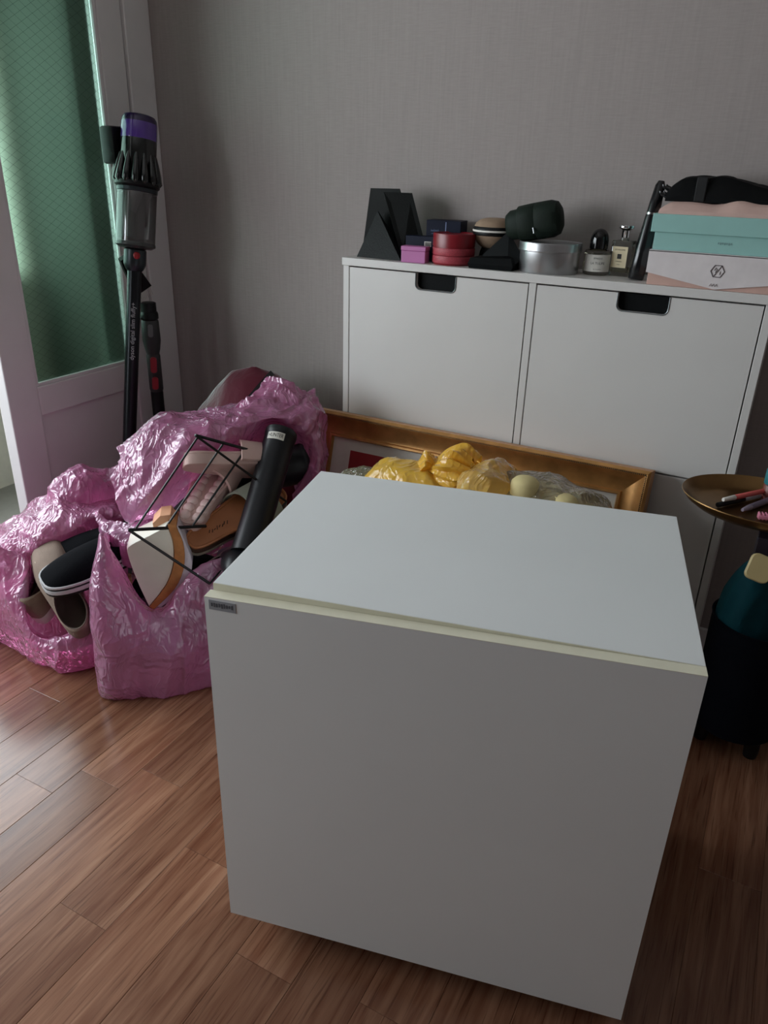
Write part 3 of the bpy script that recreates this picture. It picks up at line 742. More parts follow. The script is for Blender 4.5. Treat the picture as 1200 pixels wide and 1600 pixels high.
# dusty pink slide sandals
def slide(M, label, L_=.235, W_=.098, bumps=True):
    t, out = soled('slide_sandal', label, 'sandal', M, L_, W_, [('sole', 0, .026, PNKE, 1.0)], group=None)
    rim = [M@Vector((x, y, .027)) for x, y in scl(out, .93, L_, W_)]
    build('footbed_rim', MB().tube(rim+rim[:1], .004, 6, False), PNKE, t, smooth=True)
    if bumps:
        mb = MB()
        for i in range(10):
            for j in (-1, 1):
                x = .022+i*.0205; wv = W_*.5*(.62+.3*min(1, max(0, (x/L_-.25)/.45)))
                y = j*wv*.52
                mb.lathe([(.0135, -.004), (.0135, .003), (.0105, .0075), (.006, .0095), (.001, .0100)], M@Matrix.Translation((x, y, .026)), 12)
        build('massage_bump', mb, mat('pale_pink_foam', (220, 192, 186), .6), t, smooth=True, kind='stuff')
        mb = MB().prism([(x*.94+.007, y*.30) for x, y in out], .0262, .0275, M)
        build('footbed_groove', mb, PNKE, t)
    rings = []
    for i in range(19):
        a = math.pi*i/18; y = math.cos(a)*(W_*.53); z = .006+math.sin(a)**.7*.064
        y2 = math.cos(a)*(W_*.53-.006); z2 = .004+math.sin(a)**.7*.058
        x0, x1 = .118+.012*math.sin(a), .196-.004*math.sin(a)
        rings.append([M@Vector((x0, y, z)), M@Vector((x1, y, z*.93)), M@Vector((x1, y2, z2*.93)), M@Vector((x0, y2, z2))])
    build('strap', MB().loft(rings), PNKE, t, smooth=True, auto=50)
    return t
Ms = frame(PS(296, 830, .085), SV*.42+ZV*.42-TV*.80, TV*.66+ZV*.66-SV*.22)
slide(Ms, 'dusty pink slide sandal with knobbly footbed facing out of the open bag')
Ms2 = frame(PS(286, 730, .125), SV*.86-ZV*.20-TV*.30, -TV*.62+ZV*.60+SV*.1)
slide(Ms2, 'dusty pink slide sandal lying sideways above the knobbly footbed sandal', bumps=False)

# tan footbed sandal with a sage strap
Mk = frame(PS(296, 862, .07), SV*.80+ZV*.26-TV*.45, ZV*.70+TV*.62-SV*.20)
tk, outk = soled('strap_sandal', 'tan leather footbed sandal with a wide sage green strap', 'sandal', Mk, .255, .098,
                 [('outsole', 0, .010, mat('taupe_rubber', (150, 138, 122), .7), 1.02), ('cork_layer', .010, .026, DKB, 1.0), ('footbed', .026, .032, TAN, .985)])
rim = [Mk@Vector((x, y, .033)) for x, y in scl(outk, .95, .255, .098)]
build('footbed_rim', MB().tube(rim+rim[:1], .0035, 6, False), TAN, tk, smooth=True)
rings = []
for i in range(19):
    a = math.pi*i/18; y = math.cos(a)*.056; z = .012+math.sin(a)**.8*.072; y2 = math.cos(a)*.053; z2 = .010+math.sin(a)**.8*.069
    x0, x1 = .120+.03*math.sin(a), .222-.01*math.sin(a)
    rings.append([Mk@Vector((x0, y, z)), Mk@Vector((x1, y, z*.95)), Mk@Vector((x1, y2, z2*.95)), Mk@Vector((x0, y2, z2))])
build('strap', MB().loft(rings), SAGE, tk, smooth=True, auto=50)
mkk = MB()
for i in range(8):
    x = .052+i*.0065; mkk.tube([Mk@Vector((x, -.002-.003*(i % 2), .0325)), Mk@Vector((x+.005, .004-.002*(i % 3), .0325))], .0010, 5)
build('footbed_print', mkk, mat('print_brown', (60, 36, 26), .7), tk)
# mauve grey sneaker under the sandal
M6 = frame(PS(300, 935, .06), SV*.86+ZV*.30-TV*.30, TV*.55+ZV*.75)
t6, _ = soled('sneaker', 'mauve grey sneaker with a dark curved stripe wedged under the tan sandal', 'shoe', M6, .255, .095,
              [('sole', 0, .024, GRYR, 1.0)])
upper(M6, .255, .097, .022, .085, .30, .20, .31, mat('mauve_grey_knit', (150, 128, 124), .8, bump=.3), t6, LINB)
pts = [PS(x, y, s_) for x, y, s_ in ((302, 897, .032), (312, 886, .034), (322, 880, .036), (328, 885, .036), (330, 895, .035))]
build('stripe', MB().tube([catmull(pts, k/20) for k in range(21)], .0014, 5), BLACK, t6, smooth=True)

# ------------------------------------------------------------------ rain boots
BOOT = mat('black_rubber', (14, 15, 20), .42, var=.1, spec=.35)
def boot(name, label, top, bot, r0, r1, flat, fwd, footlen=.2):
    axis = (bot-top).normalized(); t = thing(name, label, 'boot', bot)
    sx = axis.cross(Vector(fwd)).normalized(); sy = axis.cross(sx)
    rings = []; n = 32; Lb = (bot-top).length
    for d, k in ((0, 1.03), (.006, 1.05), (.014, 1.03), (.016, 1.0), (.25, .98), (.5, .93), (.75, .9), (1, .92)):
        dd = d if d < .1 else d*Lb
        p = top+axis*dd; r = (r0+(r1-r0)*dd/Lb)*k
        rings.append([p+sx*r*math.cos(2*math.pi*i/n)+sy*r*flat*math.sin(2*math.pi*i/n) for i in range(n)])
    inn = []
    for dd, k in ((.0, .93), (.05, .9), (.12, .88)):
        p = top+axis*dd
        inn.append([p+sx*r0*k*math.cos(2*math.pi*i/n)+sy*r0*k*flat*math.sin(2*math.pi*i/n) for i in range(n)])
    s_ = build('shaft', MB().loft(list(reversed(inn))+rings, cap0=True, cap1=True), BOOT, t, smooth=True, auto=60)
    # foot
    f = Vector(fwd).normalized(); rings = []
    for k, (d, rr, h) in enumerate(((-.045, .02, .0), (-.035, .038, .0), (0, .046, .0), (.06, .045, .012), (.11, .045, .02), (.16, .043, .026), (.19, .032, .03), (.2, .01, .034))):
        c = bot+f*d*footlen/.2+axis*(.03+h*.4)
        rings.append([c+sx*rr*math.cos(2*math.pi*i/n)-axis*(rr*.95-h*.5)*math.sin(2*math.pi*i/n) for i in range(n)])
    build('foot', MB().loft(rings), BOOT, t, smooth=True, auto=70)
    return t, sx, sy, axis
btop = PS(440, 676, .22); bbot = PS(386, 866, .01)
tb, sx, sy, axb = boot('rain_boot', 'tall black rubber rain boot with a white name tag below its rim', btop, bbot, .036, .040, 1.0, (-.55, .55, -.25))
nrm = (Vector(CAM)-btop); nrm = (nrm-axb*nrm.dot(axb)).normalized(); rgt = axb.cross(nrm)
if rgt.dot(SV) < 0: rgt = -rgt
lab = MB(); rings = []
for k in range(13):
    a = math.radians(-48+62*k/12); d = nrm*math.cos(a)+rgt*math.sin(a)
    rings.append([btop+axb*z_+d*r_ for z_, r_ in ((.019, .0362), (.019, .0380), (.037, .0380), (.037, .0362))])
lb_ = build('name_tag', lab.loft(rings), mat('tag_white', (210, 206, 196), .5), tb, smooth=True, auto=50)
def curved_text(body, m, parent, a0, a1, z_, size, r_):
    cu = bpy.data.curves.new('t', 'FONT'); cu.body = body; cu.size = size; cu.align_y = 'CENTER'; cu.resolution_u = 3
    to = bpy.data.objects.new('t', cu); COL.objects.link(to)
    dg = bpy.context.evaluated_depsgraph_get(); me = bpy.data.meshes.new_from_object(to.evaluated_get(dg))
    xs = [v.co.x for v in me.vertices]; x0, x1 = min(xs), max(xs); vs = []
    for v in me.vertices:
        a = math.radians(a0+(a1-a0)*(v.co.x-x0)/(x1-x0)); d = nrm*math.cos(a)+rgt*math.sin(a)
        vs.append(btop+axb*(z_-v.co.y)+d*r_)
    build('lettering', MB().add(vs, [list(p.vertices) for p in me.polygons]), m, parent)
    bpy.data.objects.remove(to); bpy.data.curves.remove(cu); bpy.data.meshes.remove(me)
curved_text('HUNTER', BLACK, lb_, -44, 10, .028, .014, .0383)
boot('rain_boot', 'black rubber rain boot lying behind the boot with the white tag', PS(474, 716, .31), PS(350, 752, .26), .062, .056, .9, (-.6, -.6, -.3))
# tan strap of a buried bag or shoe
sp = [PS(x, y, .30) for x, y in ((378, 702), (386, 693), (398, 688), (412, 686), (424, 686))]
ts = build('leather_strap', band(MB(), [catmull(sp, k/14) for k in range(15)], .012, .003), mat('tan_strap', (176, 128, 84), .6), None, smooth=True)
tag(ts, 'tan leather strap curling out of the pink bag above the boots', 'strap')

# ------------------------------------------------------------------ black wire rack
rk = thing('wire_rack', 'black metal wire rack standing askew over the shoes in the bag', 'rack', PS(260, 900, .06))
RKM = mat('black_wire', (12, 12, 13), .45, metal=.3)
A = PS(305, 680, .09); B = PS(400, 706, .17); D = PS(201, 828, .0); E_ = PS(322, 822, .07)
G = PS(448, 784, .12); H = PS(328, 912, .0); K = PS(372, 858, .06)
build('frame_bar', MB().tube([A, B], .0036, 6), RKM, rk); build('frame_bar', MB().tube([D, E_], .0036, 6), RKM, rk)
for t_ in (.05, .45, .82):
    build('wire', MB().tube([A.lerp(B, t_), D.lerp(E_, t_*.95+.03)], .0024, 6), RKM, rk)
build('wire', MB().tube([A, G], .0028, 6), RKM, rk); build('wire', MB().tube([D, H], .0030, 6), RKM, rk)
build('wire', MB().tube([G, K], .0024, 6), RKM, rk); build('wire', MB().tube([K, H+(K-H)*.0], .0020, 6), RKM, rk)

# ------------------------------------------------------------------ things on top of the shoe cabinet
ZT = CH
def at(px, py, y): return PY(px, py, y)
def rotbox(w_, d_, h_, x, y, ang, z=ZT): return Matrix.Translation((x, y, z))@Matrix.Rotation(math.radians(ang), 4, 'Z')
def lb(M, a, b, bev=0): return MB().box(a, b, bev).xf(M)
def hull(pts):
    bm = bmesh.new()
    for p in pts: bm.verts.new(p)
    bmesh.ops.convex_hull(bm, input=bm.verts[:]); return MB().frombm(bm)
# black leather folding case standing as a tent: back leaf, right leaf and the triangular pocket in front
bl = thing('folding_case', 'tall black folding case standing like a tent at the end of the cabinet', 'case', (.10, -.10, ZT), None)
LEA2 = mat('charcoal_leather', (17, 20, 19), .55, var=.1, bump=.25, bscale=350, spec=.18)
def leaf(name, q, th, m):
    n = (q[1]-q[0]).cross(q[2]-q[0]).normalized()
    if n.dot(Vector(CAM)-q[0]) < 0: n = -n
    return build(name, MB().loft([q, [p-n*th for p in q]]), m, bl)
leaf('back_leaf', [Vector((.006, -.09, ZT)), Vector((.165, -.075, ZT)), at(624, 295, -.085), at(579, 294, -.09)], .004, LEA2)
leaf('side_leaf', [Vector((.137, -.125, ZT)), Vector((.190, -.085, ZT)), at(644, 301.5, -.088), at(600, 300, -.105)], .004, LEA2)
pk = [Vector((.020, -.140, ZT)), Vector((.146, -.150, ZT)), at(590, 329.6, -.115), Vector((.022, -.100, ZT)), Vector((.14, -.100, ZT)), at(592, 331, -.102)]
build('pocket', hull(pk), LEA2, bl)
# navy boxes
NAVY = mat('navy_card', (14, 20, 40), .5, var=.08, spec=.2)
nb = thing('navy_carton', 'dark navy carton with pale script print standing behind the red ribbon tin', 'box', (.225, -.07, ZT))
Mn = rotbox(0, 0, 0, .180, -.088, 6)
nbb = build('carton', lb(Mn, (0, 0, 0), (.085, .055, .091), .001), NAVY, nb)
pm = MB(); qz = random.Random(4)
for i in range(6):
    x_ = .012+i*.0034; pm.tube([(x_, -.0004, .066), (x_+.0012, -.0004, .0715+qz.uniform(-.002, .003)), (x_+.0028, -.0004, .0665)], .0005, 5)
pm.tube([(.014, -.0004, .0615), (.028, -.0004, .0612)], .0004, 5)
build('script_print', pm.xf(Mn), mat('silver_print', (120, 134, 170), .4), nbb)
build('edge_line', lb(Mn, (.0475, -.0006, .052), (.0495, 0, .088)), mat('silver_print', (150, 156, 176), .4), nbb)
nb2 = thing('navy_carton', 'low dark navy carton with a white barcode behind the pink box', 'box', (.19, -.12, ZT))
Mn2 = rotbox(0, 0, 0, .143, -.121, 4)
nbc = build('carton', lb(Mn2, (0, 0, 0), (.072, .030, .056), .001), NAVY, nb2)
bc_ = build('barcode_label', lb(Mn2, (.048, -.0007, .034), (.065, 0, .045)), WHT, nbc)
br = MB(); xx = .0495
for i in range(9):
    ww = rnd.choice((.0006, .0010, .0013)); br.box((xx, -.0010, .0352), (xx+ww, -.0007, .0438)); xx += ww+.0007
build('barcode_bars', br.xf(Mn2), BLACK, bc_)
# pink box
pb = thing('pink_box', 'small orchid pink box in front of the navy cartons', 'box', (.185, -.145, ZT))
Mp = rotbox(0, 0, 0, .153, -.163, 5)
pbm = mat('orchid_pink', (186, 112, 166), .5, var=.03)
b_ = build('body', lb(Mp, (0, 0, 0), (.060, .030, .026), .0015), pbm, pb)
build('lid', lb(Mp, (-.0008, -.0008, .026), (.0608, .0308, .036), .0015), pbm, pb)
# red oval tin with ribbon
def oval(mb, cx, cy, rx, ry, prof, ang=0, n=48, z=ZT):
    rings = []
    R_ = Matrix.Rotation(math.radians(ang), 3, 'Z')
    for k, zz in prof:
        rings.append([Vector((cx, cy, z+zz))+R_@Vector((rx*k*math.cos(2*math.pi*i/n), ry*k*math.sin(2*math.pi*i/n), 0)) for i in range(n)])
    return mb.loft(rings)
rt_ = thing('red_tin', 'dark red oval tin wrapped with satin ribbon bands', 'tin', (.265, -.11, ZT))
RED = mat('dark_red_lacquer', (122, 18, 30), .35, var=.08); REDD = RED
RIB = mat('red_glitter_ribbon', (160, 56, 68), .55, var=.3, scale=500)
build('body', oval(MB(), .266, -.117, .048, .044, ((.97, 0), (1, .002), (1, .040), (.98, .041))), REDD, rt_, smooth=True)
build('lid', oval(MB(), .266, -.117, .0495, .0455, ((1, .040), (1, .066), (.985, .068), (.96, .0665), (.9, .0655))), RED, rt_, smooth=True)
build('ribbon', oval(MB(), .266, -.117, .0492, .0452, ((1, .004), (1.012, .005), (1.012, .019), (1, .020))), RIB, rt_, smooth=True)
build('ribbon', oval(MB(), .266, -.117, .0492, .0452, ((1, .0215), (1.012, .0225), (1.012, .036), (1, .037))), RIB, rt_, smooth=True)
# tan round case with black and white bands
tb_ = thing('round_case', 'tan round case with black and white bands tucked beside the red tin', 'case', (.335, -.075, ZT))
TANC = mat('tan_fabric', (150, 126, 104), .8, var=.1, bump=.3, bscale=500)
Mt = Matrix.Translation((.346, -.072, ZT))
def tl(pr): return MB().lathe(pr, Mt, 40)
build('foot', tl([(.030, 0), (.034, .002), (.030, .030), (.026, .040)]), BLACKM, tb_, smooth=True)
build('lower_shell', tl([(.022, .036), (.036, .046), (.045, .058), (.0485, .066)]), TANC, tb_, smooth=True)
build('band', tl([(.0485, .066), (.0495, .068), (.0495, .0725), (.0485, .0735)]), BLACK, tb_, smooth=True)
build('band', tl([(.0490, .0735), (.0500, .0745), (.0500, .0775), (.0490, .078)]), WHT, tb_, smooth=True)
build('band', tl([(.0485, .078), (.0492, .079), (.0480, .084), (.0470, .085)]), BLACK, tb_, smooth=True)
build('upper_shell', tl([(.0470, .085), (.043, .092), (.034, .099), (.020, .1025), (.004, .103)]), TANC, tb_, smooth=True)
# charcoal pyramid pouch
pyr = build('pyramid_pouch', hull([Vector((.395, -.115, .980)), Vector((.350, -.150, .928)), Vector((.415, -.158, .9035)), Vector((.440, -.128, .925)), Vector((.40, -.085, .92)), Vector((.365, -.10, .915))]),
            mat('charcoal_nylon', (28, 31, 32), .6, var=.1, spec=.15), None)
tag(pyr, 'charcoal pyramid pouch leaning between the tan case and the silver tin', 'pouch')
bp_ = build('black_pouch', MB().loft([[Vector((x, y, z)) for x, y, z in r] for r in (
    [(.325, -.162, ZT), (.425, -.162, ZT), (.425, -.075, ZT), (.325, -.075, ZT)],
    [(.322, -.165, ZT+.010), (.428, -.165, ZT+.010), (.428, -.07, ZT+.010), (.322, -.07, ZT+.010)],
    [(.326, -.16, ZT+.022), (.42, -.155, ZT+.026), (.42, -.09, ZT+.026), (.33, -.13, ZT+.022)],
    [(.34, -.15, ZT+.026), (.41, -.145, ZT+.030), (.41, -.13, ZT+.030), (.34, -.135, ZT+.026)])]), BLACKM, None, smooth=True)
tag(bp_, 'flat black pouch lying under the charcoal pyramid pouch', 'pouch')
# dark green cylinder case resting on the tin
gc = thing('cylinder_case', 'dark green soft cylinder case lying across the silver tin lid', 'case', (.44, -.10, .965))
GRN = mat('dark_green_nylon', (26, 35, 29), .6, var=.12, bump=.2, bscale=250, spec=.15)
Mc = frame((.405, -.105, .993), (.97, .05, .20), (-.2, 0, 1))
def cyl_r(pr, sx_=1.0):
    rings = []
    for x, r in pr:
        rings.append([Mc@Vector((x, r*.92*math.copysign(abs(math.cos(a))**.8, math.cos(a)), r*math.copysign(abs(math.sin(a))**.8, math.sin(a)))) for a in [2*math.pi*i/36 for i in range(36)]])
    return MB().loft(rings)
gb = build('body', cyl_r([(-.020, .010), (-.016, .024), (-.006, .031), (.03, .033), (.05, .034)]), GRN, gc, smooth=True)
build('cap', cyl_r([(.048, .0365), (.052, .0385), (.085, .0385), (.098, .034), (.105, .022), (.107, .008)]), GRN, gc, smooth=True)
build('flap', cyl_r([(.012, .0355), (.014, .037), (.050, .0385), (.052, .037)]), GRN, gb, smooth=True)
build('zip_pull', MB().tube([Mc@Vector((.049, -.036, -.012)), Mc@Vector((.051, -.040, -.024))], .0016, 6), mat('steel', (190, 192, 195), .25, metal=1), gb)
# silver heart-shaped/oval tin
stn = thing('silver_tin', 'brushed silver oval tin with lid beside the perfume bottles', 'tin', (.495, -.11, ZT))
SIL = mat('brushed_tin', (176, 176, 178), .30, metal=.9, var=.08, scale=40, stretch=(1, 1, .1))
build('body', oval(MB(), .493, -.112, .066, .055, ((.96, 0), (.985, .003), (.985, .050)), 8), SIL, stn, smooth=True)
build('lid', oval(MB(), .493, -.112, .068, .057, ((1, .045), (1.008, .046), (1.008, .0475), (1, .049), (1, .061), (.985, .0635), (.96, .062), (.5, .0625)), 8), SIL, stn, smooth=True)
# perfume bottle with dome cap
p1 = thing('perfume_bottle', 'clear perfume bottle with black dome cap and white label', 'perfume bottle', (.588, -.075, ZT))
GLS = glass('clear_glass', (236, 240, 236)); LIQ = glass('perfume_liquid', (222, 218, 190), 0, 1.36)
Mq = Matrix.Translation((.590, -.078, ZT))
build('glass_body', MB().lathe([(.024, 0), (.0275, .002), (.0285, .006), (.0285, .045), (.0265, .0505), (.018, .0525), (.012, .053)], Mq, 48), GLS, p1, smooth=True)
build('perfume', MB().lathe([(.018, .008), (.0245, .009), (.0245, .040), (.018, .0405)], Mq, 32), LIQ, p1, smooth=True)
dp = [(.0185, .0535), (.0195, .0545), (.0195, .071)]+[(.0195*math.cos(a), .071+.0235*math.sin(a)) for a in [math.radians(d) for d in range(10, 90, 10)]]+[(.001, .0945)]
build('cap', MB().lathe(dp, Mq, 40), mat('glossy_black', (10, 10, 11), .12), p1, smooth=True)
def wraplabel(Mx, r, a0, a1, z0, z1, m, parent, name='label'):
    rings = []
    for k in range(15):
        a = math.radians(a0+(a1-a0)*k/14); rings.append([Mx@Vector((rr*math.cos(a), rr*math.sin(a), z)) for rr, z in ((r, z0), (r+.0004, z0), (r+.0004, z1), (r, z1))])
    return build(name, MB().loft(rings), m, parent, smooth=True)
PAP = mat('label_paper', (218, 214, 206), .7); INK = mat('label_ink', (40, 38, 38), .7)
wl = wraplabel(Mq, .0287, -138, -8, .008, .043, PAP, p1)
def cyltext(body, Mx, r, ac, z, size, parent, m=INK):
    cu = bpy.data.curves.new('t', 'FONT'); cu.body = body; cu.size = size; cu.align_x = 'CENTER'; cu.align_y = 'CENTER'; cu.resolution_u = 2
    to = bpy.data.objects.new('t', cu); COL.objects.link(to)
    dg = bpy.context.evaluated_depsgraph_get(); me = bpy.data.meshes.new_from_object(to.evaluated_get(dg)); vs = []
    for v in me.vertices:
        a = math.radians(ac)+v.co.x/r; vs.append(Mx@Vector((r*math.cos(a), r*math.sin(a), z+v.co.y)))
    build('lettering', MB().add(vs, [list(p.vertices) for p in me.polygons]), m, parent)
    bpy.data.objects.remove(to); bpy.data.curves.remove(cu); bpy.data.meshes.remove(me)
cyltext('BYREDO', Mq, .0293, -73, .0355, .0050, wl); cyltext('LA TULIPE', Mq, .0293, -73, .0255, .0068, wl); cyltext('eau de parfum', Mq, .0293, -73, .0135, .0030, wl)
# square perfume bottle with chrome stopper
p2 = thing('perfume_bottle', 'square clear perfume bottle with chrome stopper and cream label', 'perfume bottle', (.64, -.06, ZT))
Mr = rotbox(0, 0, 0, .640, -.062, -8)
ring = lambda w_, d_, z, r=.004: [Mr@Vector((x, y, z)) for x, y in rrect(w_, d_, r)]
build('glass_body', MB().loft([ring(.042, .034, 0), ring(.046, .038, .003), ring(.046, .038, .068), ring(.042, .034, .0725), ring(.016, .016, .0735), ring(.015, .015, .078)]), GLS, p2, smooth=True)
build('perfume', MB().loft([ring(.036, .028, .009), ring(.038, .030, .011), ring(.038, .030, .020), ring(.038, .030, .0205)]), LIQ, p2, smooth=True)
CHR = mat('chrome', (225, 226, 228), .08, metal=1, var=.01)
build('stopper', MB().lathe([(.008, .0782), (.0085, .080), (.0085, .092), (.010, .094), (.016, .097), (.017, .100), (.016, .103), (.001, .1045)], Mr, 32), CHR, p2, smooth=True)
CRM = mat('cream_label', (214, 200, 166), .7)
l2 = build('label', lb(Mr, (-.0165, -.0196, .018), (.0165, -.0191, .061), 0), CRM, p2)
build('label_emblem', lb(Mr, (-.0045, -.0201, .036), (.0045, -.0197, .046)), INK, l2)
ML = Mr@frame((0, -.0199, 0), (1, 0, 0), (0, -1, 0))
text('lettering', 'JO MALONE', ML@Matrix.Translation((0, .0545, 0)), .0042, INK, l2)
text('lettering', 'LONDON', ML@Matrix.Translation((0, .0305, 0)), .0030, INK, l2); text('lettering', 'cologne', ML@Matrix.Translation((0, .0245, 0)), .0026, INK, l2)
# black hair styling wand
wd = thing('styling_wand', 'slim black styling wand with silver ring standing beside the stacked boxes', 'hair styler', (.686, -.10, ZT))
wa = Vector((.684, -.118, ZT+.001)); wb = Vector((.700, -.088, 1.094)); ax = (wb-wa).normalized()
Mwn = frame(wa, ax, (0, -1, .2))
def wring(pr, m, nm, par):
    rings = [[Mwn@Vector((x, a_*math.cos(t_), b2*math.sin(t_))) for t_ in [2*math.pi*i/28 for i in range(28)]] for x, a_, b2 in pr]
    return build(nm, MB().loft(rings), m, par, smooth=True)
GBL = mat('gloss_black', (14, 15, 17), .2, var=.05)
wbd = wring([(0, .014, .013), (.003, .0165, .0155), (.06, .0165, .0155), (.128, .0135, .013)], GBL, 'handle', wd)
wring([(.128, .0139, .0134), (.132, .0139, .0134)], CHR, 'ring', wd)
wring([(.132, .0130, .0126), (.15, .0125, .012), (.185, .010, .009), (.194, .006, .003)], GBL, 'barrel', wd)
# white box with hexagon emblem
wbx = thing('white_gift_box', 'white lidded box with hexagon emblem and dusty pink base under the mint boxes', 'box', (.85, -.09, ZT))
PINKB = mat('dusty_pink_card', (196, 160, 148), .7); LIDW = mat('white_card', (214, 206, 206), .65)
XB0, XB1 = .716, 1.0
build('base', MB().box((XB0, -.168, ZT), (XB1-.04, -.012, ZT+.055), .001), PINKB, wbx)
lid = MB()
vx = .846
fv = [Vector((XB0-.004, -.1715, ZT+.024)), Vector((vx, -.1715, ZT+.0015)), Vector((XB1-.036, -.1715, ZT+.020)), Vector((XB1-.036, -.1715, ZT+.066)), Vector((XB0-.004, -.1715, ZT+.066))]
lidm = build('lid', lid.loft([fv, [p+Vector((0, .0025, 0)) for p in fv]]), LIDW, wbx)
build('lid_top', MB().box((XB0-.004, -.1715, ZT+.0645), (XB1-.036, -.008, ZT+.067)), LIDW, lidm)
build('lid_side', MB().box((XB0-.004, -.169, ZT+.024), (XB0-.001, -.008, ZT+.0645)), LIDW, lidm)
build('lid_side', MB().box((XB1-.039, -.169, ZT+.024), (XB1-.036, -.008, ZT+.0645)), LIDW, lidm)
he = at(1121, 424, -.172); EMB = mat('emblem_grey', (92, 84, 86), .6)
def hexa(r): return [he+Vector((r*math.cos(math.radians(60*k)), -.0002, r*math.sin(math.radians(60*k)))) for k in range(6)]
h6 = hexa(.0125); em = MB()
for k in range(6): em.tube([h6[k], h6[(k+1) % 6]], .0008, 6)
em.tube([h6[1], h6[4]], .0007, 6)
em.tube([he+Vector((-.006, -.0002, .001)), he+Vector((-.004, -.0002, .006)), he+Vector((-.001, -.0002, .003)), he+Vector((-.004, -.0002, -.003))], .0006, 6)
em.tube([he+Vector((.005, -.0002, .0)), he+Vector((.005, -.0002, -.006))], .0006, 6)
build('emblem', em, EMB, lidm)
g2 = at(1113, 445, -.172)
em = MB()
for k in range(3):
    em.tube([g2+Vector((-.006+k*.005, -.0002, -.003)), g2+Vector((-.003+k*.005, -.0002, .002)), g2+Vector((-.001+k*.005, -.0002, -.003))], .0005, 5)
build('emblem_script', em, mat('emblem_faint', (168, 160, 160), .6), lidm)
# mint boxes
MINT = mat('mint_card', (142, 186, 180), .65, var=.03)
z0 = ZT+.067
mb1 = thing('mint_box', 'mint green box base tray with faint print under its mint lid box', 'box', (.85, -.09, z0))
lb1 = build('body', MB().box((.716, -.165, z0), (.955, -.02, z0+.0335), .001), MINT, mb1)
q = at(1133, 381, -.1655); pr = MB()
for i in range(7):
    pr.box((q.x-.013+i*.0038, -.1656, q.z-.0016-.001*(i % 2)), (q.x-.0105+i*.0038, -.1650, q.z+.0018))
build('print', pr, mat('faint_grey_print', (116, 150, 148), .7), lb1)
z1 = z0+.0335
mb2 = thing('mint_box', 'mint green box with wide lid on top of the lower mint box', 'box', (.85, -.09, z1))
build('lid', MB().box((.708, -.170, z1), (.962, -.015, z1+.0335), .001), MINT, mb2)
# pink pouch and folded black umbrella on top
z2 = z1+.0335
MP = []
pch = MB()
def slab(mb, x0, x1, y0, y1, zb, hfun, nx=40, ny=18, amp=.002, seed=0):
    top = []; 
    for j in range(ny):
        row = []
        for i in range(nx):
            u, v = i/(nx-1), j/(ny-1); p = Vector((x0+(x1-x0)*u, y0+(y1-y0)*v, 0))
            e = min(1, 9*min(u, 1-u)+.15)**.5*min(1, 7*min(v, 1-v)+.05)**.5
            row.append(Vector((p.x, p.y, zb+.0015+hfun(u, v)*e+amp*noise.noise(Vector((u*7, v*4, seed)))*e)))
        top.append(row)
    mb.loft(top, False, False, False)
    bot = [[Vector((p.x, p.y, zb)) for p in r] for r in top]
    mb.loft(bot, False, False, False)
    edge = lambda g: [g[0][i] for i in range(nx)]+[g[j][nx-1] for j in range(1, ny)]+[g[ny-1][i] for i in range(nx-2, -1, -1)]+[g[j][0] for j in range(ny-2, 0, -1)]
    mb.loft([edge(top), edge(bot)], True, False, False)
    return mb
slab(pch, .716, .96, -.166, -.03, z2, lambda u, v: .019+.013*math.exp(-((u-.58)/.13)**2)+.004*math.sin(u*9), seed=3)
po = build('pink_pouch', pch, mat('blush_leatherette', (200, 168, 158), .55, var=.07, bump=.2), None, smooth=True)
tag(po, 'soft blush pink pouch lying flat on the mint boxes', 'pouch')
um = thing('folded_umbrella', 'black folded umbrella lying on the blush pink pouch', 'umbrella', (.83, -.09, z2+.02))
UMB = mat('black_nylon', (8, 9, 10), .65, bump=.4, bscale=90, spec=.12)
mbu = MB()
slab(mbu, .722, .985, -.150, -.045, z2+.0225, lambda u, v: (.043-.022*max(0, (u-.42))/.58*1.5)*(1-.0*v), amp=.006, seed=8, nx=50, ny=24)
build('canopy', mbu, UMB, um, smooth=True)
build('strap', MB().box((.775, -.152, z2+.024), (.795, -.0455, z2+.0675), .002), mat('black_webbing', (18, 18, 19), .8), um)
for k in range(4):
    c = Vector((.722, -.135+k*.022, z2+.030+.012*(k % 2)))
    build('rib_tip', MB().tube([c, c+Vector((-.012, -.004, .006)), c+Vector((-.014, -.004, .010))], [.0035, .003, .0015], 8), GBL, um, smooth=True)

# more shoes deep in the main bag, dark shapes behind the film
INS = (((215, 1035, .06), SV*.9+ZV*.3-TV*.2, ZV*.6+TV*.6, 'lying lowest in the open bag, seen through the film', 0),
       ((330, 1010, .07), -SV*.7+ZV*.35-TV*.3, ZV*.5+TV*.7, 'pressed against the front film of the open bag below the rim', 1),
       ((205, 950, .12), SV*.8+ZV*.1-TV*.5, ZV*.9+TV*.3, 'buried behind the white wedge shoe in the open bag', 2))
for (o_, xd, ud, lab_, i) in INS:
    Mi = frame(PS(*o_), xd, ud)
    ti, _ = soled('buried_shoe', 'dark shoe '+lab_, 'shoe', Mi, .24, .09, [('sole', 0, .022, DKB if i != 1 else GRYR, 1.0)], group='dark shoes inside the open bag')
    upper(Mi, .24, .09, .021, .075, .29, .19, .31, BLKF if i != 1 else mat('dark_plum_canvas', (52, 36, 46), .8), ti, LINB)

